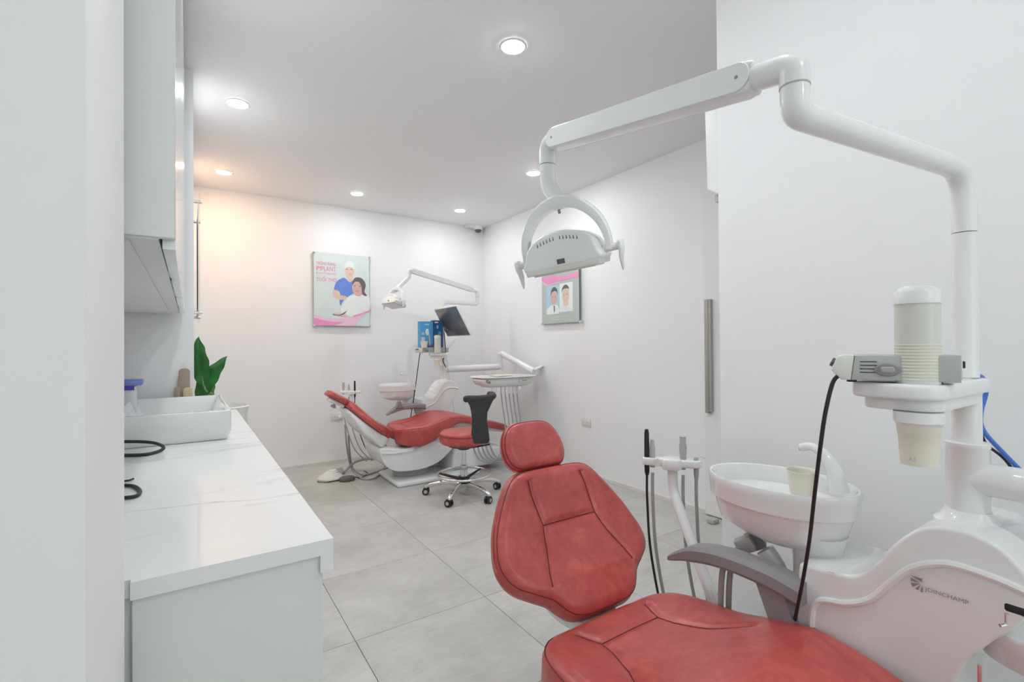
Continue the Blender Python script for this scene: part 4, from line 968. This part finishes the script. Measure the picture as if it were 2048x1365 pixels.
MB().tube([V((trc.x-hx*.85, trc.y-.13, zt-.02)), V((trc.x-hx*.85, trc.y-.17, zt-.03))], .012, 12).build('side_knob', GREY, t)
for k in (-.55, .35): MB().rbox(V((trc.x+hx*k, trc.y-.10, zt-.105)), (.045, .05, .05), .014, 3).build('holster', PLAST, t)
fx0 = trc.x-.10
for i in range(5):
    xx = trc.x-.08+.045*i; y0 = trc.y-.08
    MB().lathe([(.001, .0), (.006, 0), (.008, -.05), (.006, -.10)], (xx, y0, zt-.06), 10).build('handpiece', CHROME if i < 2 else PLAST, t)
    MB().tube(crom([(xx, y0, zt-.14), (xx+.01, y0-.01, .60), (xx+.03, y0-.02, .40), (xx+.0, y0-.02, .20), (xx-.10, y0, .09), (xx-.22, y0+.04, .12), (xx-.27, y0+.08, .26)], 7), .006, 8).build('hose', HOSE, t)
m_up = V((.475*-.0, 0, 0))
# ------------------------------------------------------------------ monitor on the far column
n = V((-.879, .032, -.475)).normalized(); ctr = V((2.09, 4.17, 1.403)); wv = Z_.cross(n).normalized(); hv = n.cross(wv).normalized()
if hv.z < 0: hv = -hv
t = thing('monitor', 'dark flat screen monitor in white frame tilted beside the far lamp', 'monitor', ctr-n*.02)
m3 = Matrix((wv, hv, n)).transposed()
MB().rbox(ctr-n*.012, (.522, .313, .022), .005, 2, m3).build('housing', PLAST, t)
MB().rbox(ctr+n*.0005, (.50, .292, .002), .0005, 1, m3).build('screen', SCREEN, t)
MB().tube(fillet([ctr-n*.02, ctr-n*.09, V((2.16, 4.45, 1.33))], .03), .013, 12).build('mount_arm', PLAST, t)
MB().tube([V((2.145, 4.47, 1.10)), V((2.145, 4.47, 1.36))], .02, 14).build('mount_post', PLAST, t)
cb = crom([ony(890, 690, 4.35), ony(892, 705, 4.36), ony(886, 725, 4.38), ony(892, 735, 4.38)], 6)
single(MB().tube(crom([ony(888, 665, 4.36), ony(891, 700, 4.37), ony(890, 712, 4.38), ony(886, 722, 4.38), ony(892, 735, 4.38)], 6), .0045, 8), 'cable', BLACK, 'black monitor cable hanging beside the far unit column', 'cable')
single(MB().tube(crom([ony(911, 678, 4.40), ony(900, 694, 4.40), ony(891, 707, 4.40), ony(895, 730, 4.42), ony(903, 790, 4.45), ony(909, 830, 4.45)], 6), .0016, 6), 'cable', HOSE, 'thin grey wire dropping from the far monitor towards the chair', 'cable')
single(MB().tube(crom([ony(843, 700, 4.36), ony(840, 707, 4.36), ony(836, 735, 4.38), ony(830, 780, 4.40), ony(823, 825, 4.41), ony(820, 840, 4.41)], 6), .0042, 8), 'cable', BLACK, 'dark cable hanging from the far scaler box to the far red seat', 'cable')
# ------------------------------------------------------------------ blue product boxes and cup on far shelf
SKYB = flat('sky_blue', (.10, .42, .78)); NAVY = flat('navy', (.03, .12, .32)); 
def pbox(x0, x1, ytop, Y, m, label, dep):
    a = ony(x0, ytop, Y); b = ony(x1, ytop, Y); z0 = 1.158
    t = thing('product_box', label, 'box', ((a.x+b.x)/2, Y+dep/2, z0), 'blue product boxes on the far shelf')
    MB().box((a.x, Y, z0), (b.x, Y+dep, a.z)).build('carton', m, t, smooth=False); return t, a, b
t, a, b = pbox(841, 866, 643, 4.38, SKYB, 'light blue product box showing a white device on the far shelf', .07)
O = V((a.x, 4.38, 1.158)); W_, H_ = b.x-a.x, a.z-1.158
S3 = lambda nm, pts, lay, m, sm=False: shape(t, nm, [(p_[0]*W_, p_[1]*H_) for p_ in pts], O, X_, Z_, V((0, -1, 0)), lay, m, sm)
S3('device', [(.38, .62), (.5, .72), (.64, .68), (.66, .52), (.58, .46), (.44, .50)], .0008, WHT, True)
S3('device', [(.66, .60), (.74, .45), (.80, .10), (.72, .08), (.66, .3)], .0010, flat('pale_lilac', (.62, .66, .85)))
S3('device', [(.56, .46), (.66, .48), (.70, .08), (.60, .08)], .0008, flat('steel_blue', (.22, .36, .62)))
S3('print_block', [(.05, .22), (.34, .22), (.34, .40), (.05, .40)], .0008, flat('pale_lilac', (.62, .66, .85)))
S3('print_block', [(.08, .48), (.30, .48), (.30, .58), (.08, .58)], .0008, flat('pale_blue', (.45, .68, .88)))
S3('print_block', [(.35, .86), (.70, .86), (.70, .91), (.35, .91)], .0008, flat('pale_blue', (.45, .68, .88)))
S3('print_block', [(.52, .0), (1.0, .0), (1.0, .12), (.52, .15)], .0006, flat('indigo', (.18, .18, .45)))
t, a, b = pbox(867, 886, 641, 4.385, NAVY, 'dark navy product box next to the light blue box', .07)
O = V((a.x, 4.385, 1.158)); W_, H_ = b.x-a.x, a.z-1.158
S3('print_block', [(.12, .90), (.50, .90), (.50, .95), (.12, .95)], .0008, WHT); S3('print_block', [(.32, .70), (.50, .70), (.50, .82), (.32, .82)], .0008, flat('pale_blue', (.45, .68, .88)))
S3('print_block', [(.25, .30), (.6, .35), (.8, .55), (.5, .6), (.4, .45)], .0008, flat('teal_print', (.10, .35, .55)), True)
cc = ony(848, 690, 4.34); single(cup(V((cc.x, 4.335, 1.158)), .062, .027, .036), 'paper_cup', CUPP, 'cream paper cup on the far scaler box before the light blue box', 'cup', 'cream paper cups')
# ------------------------------------------------------------------ foot pedals and floor hoses near the back wall
pc = onz(660, 955, 0)
t = thing('foot_pedal', 'grey and white dental foot pedal on the floor by the back wall', 'foot pedal', pc)
a = onz(634, 966, 0); b = onz(656, 967, 0); c = onz(690, 947, 0); d = onz(684, 938, 0); e = onz(660, 944, 0)
MB().prism([(p.x, p.y) for p in (a, b, c, d, e)], (0, 0, .001), X_, Y_, Z_, .012, .003, 1).build('base_plate', GREY, t)
pv = onz(661, 953, .03); MB().loft([[pv+V((.11*k*math.cos(q_), .10*k*math.sin(q_), z_)) for q_ in [2*math.pi*i/24 for i in range(24)]] for k, z_ in ((1, -.018), (1, -.008), (.85, .008), (.5, .03), (.3, .045))]).build('cover', OFFW, t)
MB().lathe([(.045, .055), (.045, .068), (.034, .07), (.034, .08), (.028, .084), (.001, .085)], (pv.x+.02, pv.y+.01, 0), 24).build('disc', PLAST, t)
pb = onz(694, 962, 0)
t = thing('foot_switch', 'small round black foot switch on the floor near the far chair', 'foot switch', pb)
MB().lathe([(.058, 0), (.062, .008), (.062, .025), (.055, .033), (.001, .035)], pb, 28, sx=1.1, sy=.85).build('button', DGREY, t)
MB().tube(crom([pb+V((.06, .02, .012)), onz(712, 955, .01), onz(722, 956, .01), onz(735, 948, .01), onz(728, 942, .01)], 6), .004, 8).build('cord', BLACK, t)
single(MB().tube(crom([onz(688, 945, .02), onz(705, 928, .07), onz(720, 921, .10), onz(740, 918, .12), onz(765, 921, .13), onz(790, 930, .13)], 8), .013, 12), 'pedal_hose', HOSE, 'thick dark grey hose arching from foot pedal to the far chair base', 'hose')
single(MB().tube(crom([onz(697, 870, .38), ony(699, 900, 4.5), onz(705, 935, .02), onz(725, 950, .01), onz(750, 945, .012), onz(775, 936, .03), onz(790, 932, .05)], 8), .008, 10), 'hose', HOSE, 'upper grey suction hose looping on the floor behind the far headrest', 'hose')
single(MB().tube(crom([ony(690, 850, 4.5), ony(694, 895, 4.48), onz(703, 938, .02), onz(722, 957, .01), onz(748, 957, .01), onz(766, 940, .02), onz(775, 915, .10)], 8), .008, 10), 'hose', HOSE, 'lower grey suction hose looping on the floor beside the black foot switch', 'hose')
# ------------------------------------------------------------------ stool
sc_ = V((1.80, 3.39, 0))
t = thing('dentist_stool', 'red round-seated dentist stool on chrome five-star base with casters', 'stool', sc_)
def L_(pr, c=sc_, n=40): return MB().lathe(pr, c, n)
L_([(.10, .405), (.175, .41), (.19, .425), (.193, .465), (.187, .492), (.17, .505), (.10, .513), (.001, .515)]).build('seat', RED, t)
MB().tube([sc_+V((.192*math.cos(2*math.pi*i/48), .192*math.sin(2*math.pi*i/48), .478)) for i in range(48)], .0022, 6, closed=True).build('piping_seam', SEAM, t)
L_([(.12, .385), (.12, .40), (.05, .40)]).build('seat_plate', DGREY, t)
L_([(.045, .36), (.05, .388)], n=20).build('mechanism', BLACK, t)
L_([(.018, .20), (.018, .37)], n=20).build('gas_lift', CHROME, t)
L_([(.029, .06), (.029, .235), (.024, .24)], n=24).build('gas_lift_sleeve', CHROME, t)
MB().tube([sc_+V((.205*math.cos(2*math.pi*i/48), .205*math.sin(2*math.pi*i/48), .165)) for i in range(48)], .010, 12, closed=True).build('foot_ring', CHROME, t)
for k in range(3):
    a = math.radians(20+120*k); MB().tube([sc_+V((.03*math.cos(a), .03*math.sin(a), .125)), sc_+V((.20*math.cos(a), .20*math.sin(a), .163))], [.013, .008], 8).build('foot_ring_spoke', BLACK, t)
L_([(.045, .10), (.045, .145), (.03, .15)], n=20).build('foot_ring_hub', BLACK, t)
L_([(.035, .03), (.04, .045), (.048, .085), (.035, .10)], n=24).build('star_hub', CHROME, t)
cp = [(1.555, 3.565), (1.572, 3.190), (1.852, 3.105), (2.076, 3.36), (1.93, 3.66)]
dirs = []
for (cx, cy) in cp:
    a = math.atan2(cy-sc_.y, cx-sc_.x); dr_ = V((math.cos(a), math.sin(a), 0)); r = .295
    e_ = sc_+dr_*r
    MB().tube(crom([sc_+V((0, 0, .075)), sc_+dr_*.10+V((0, 0, .098)), sc_+dr_*.22+V((0, 0, .088)), e_+V((0, 0, .066)), e_+V((0, 0, .055))], 6), [.022]*7+[.018]*10+[.016]*8, 12).build('star_leg', CHROME, t)
    sd = V((-dr_.y, dr_.x, 0)); ca_ = random.uniform(0, 3.1); wd = V((math.cos(ca_), math.sin(ca_), 0)); wx = V((-wd.y, wd.x, 0))
    w0 = e_+V((0, 0, .027))+wx*.008
    cs = MB().rbox(e_+V((0, 0, .046))+wx*.004, (.03, .045, .018), .006, 2, Matrix((wd, wx, Z_)).transposed()).build('caster', BLACK, t)
    for sg in (-1, 1):
        wh = MB().tube([w0+wd*sg*.006, w0+wd*sg*.021], .0268, 20).build('wheel', BLACK, cs)
        MB().tube([w0+wd*sg*.020, w0+wd*sg*.0225], .014, 16).build('hub_cap', LGREY, cs)
# back support: flared upright with curved top bar
pb_ = ony(962, 884, 3.33)
upd = V((.12, -.06, 0))
def Q(px, py, Y=3.215): return ony(px, py, Y)
rows = [(944, 976, 887, .020), (942, 978, 880, .026), (944, 976, 862, .024), (945, 973, 840, .022), (943, 974, 825, .022), (940, 980, 812, .022), (934, 985, 802, .022), (929, 990, 796, .020)]
rings = []
for xl, xr, py, th in rows:
    a = Q(xl, py); b = Q(xr, py); m_ = (a+b)/2; hx_ = (b-a)/2; dy = V((0.0, 1, 0))
    rings.append([m_+hx_*math.copysign(abs(math.cos(q_))**.6, math.cos(q_))+dy*th*math.copysign(abs(math.sin(q_))**.6, math.sin(q_)) for q_ in [2*math.pi*i/24 for i in range(24)]])
MB().loft(rings).build('back_support', MESHF, t)
MB().tube(crom([Q(930, 799, 3.25), Q(938, 798, 3.22), Q(955, 798, 3.21), Q(975, 796, 3.23), Q(986, 793, 3.30), Q(985, 790, 3.38), Q(977, 789, 3.44)], 6), [.022]+[.025]*34+[.024, .018], 14).build('top_bar', MESHF, t)
MB().tube([sc_+V((.03, -.01, .375)), Q(960, 886)], .014, 10).build('support_bracket', BLACK, t)
MB().tube([sc_+V((.05, -.06, .375)), Q(980, 889)], .006, 8).build('lever', BLACK, t)
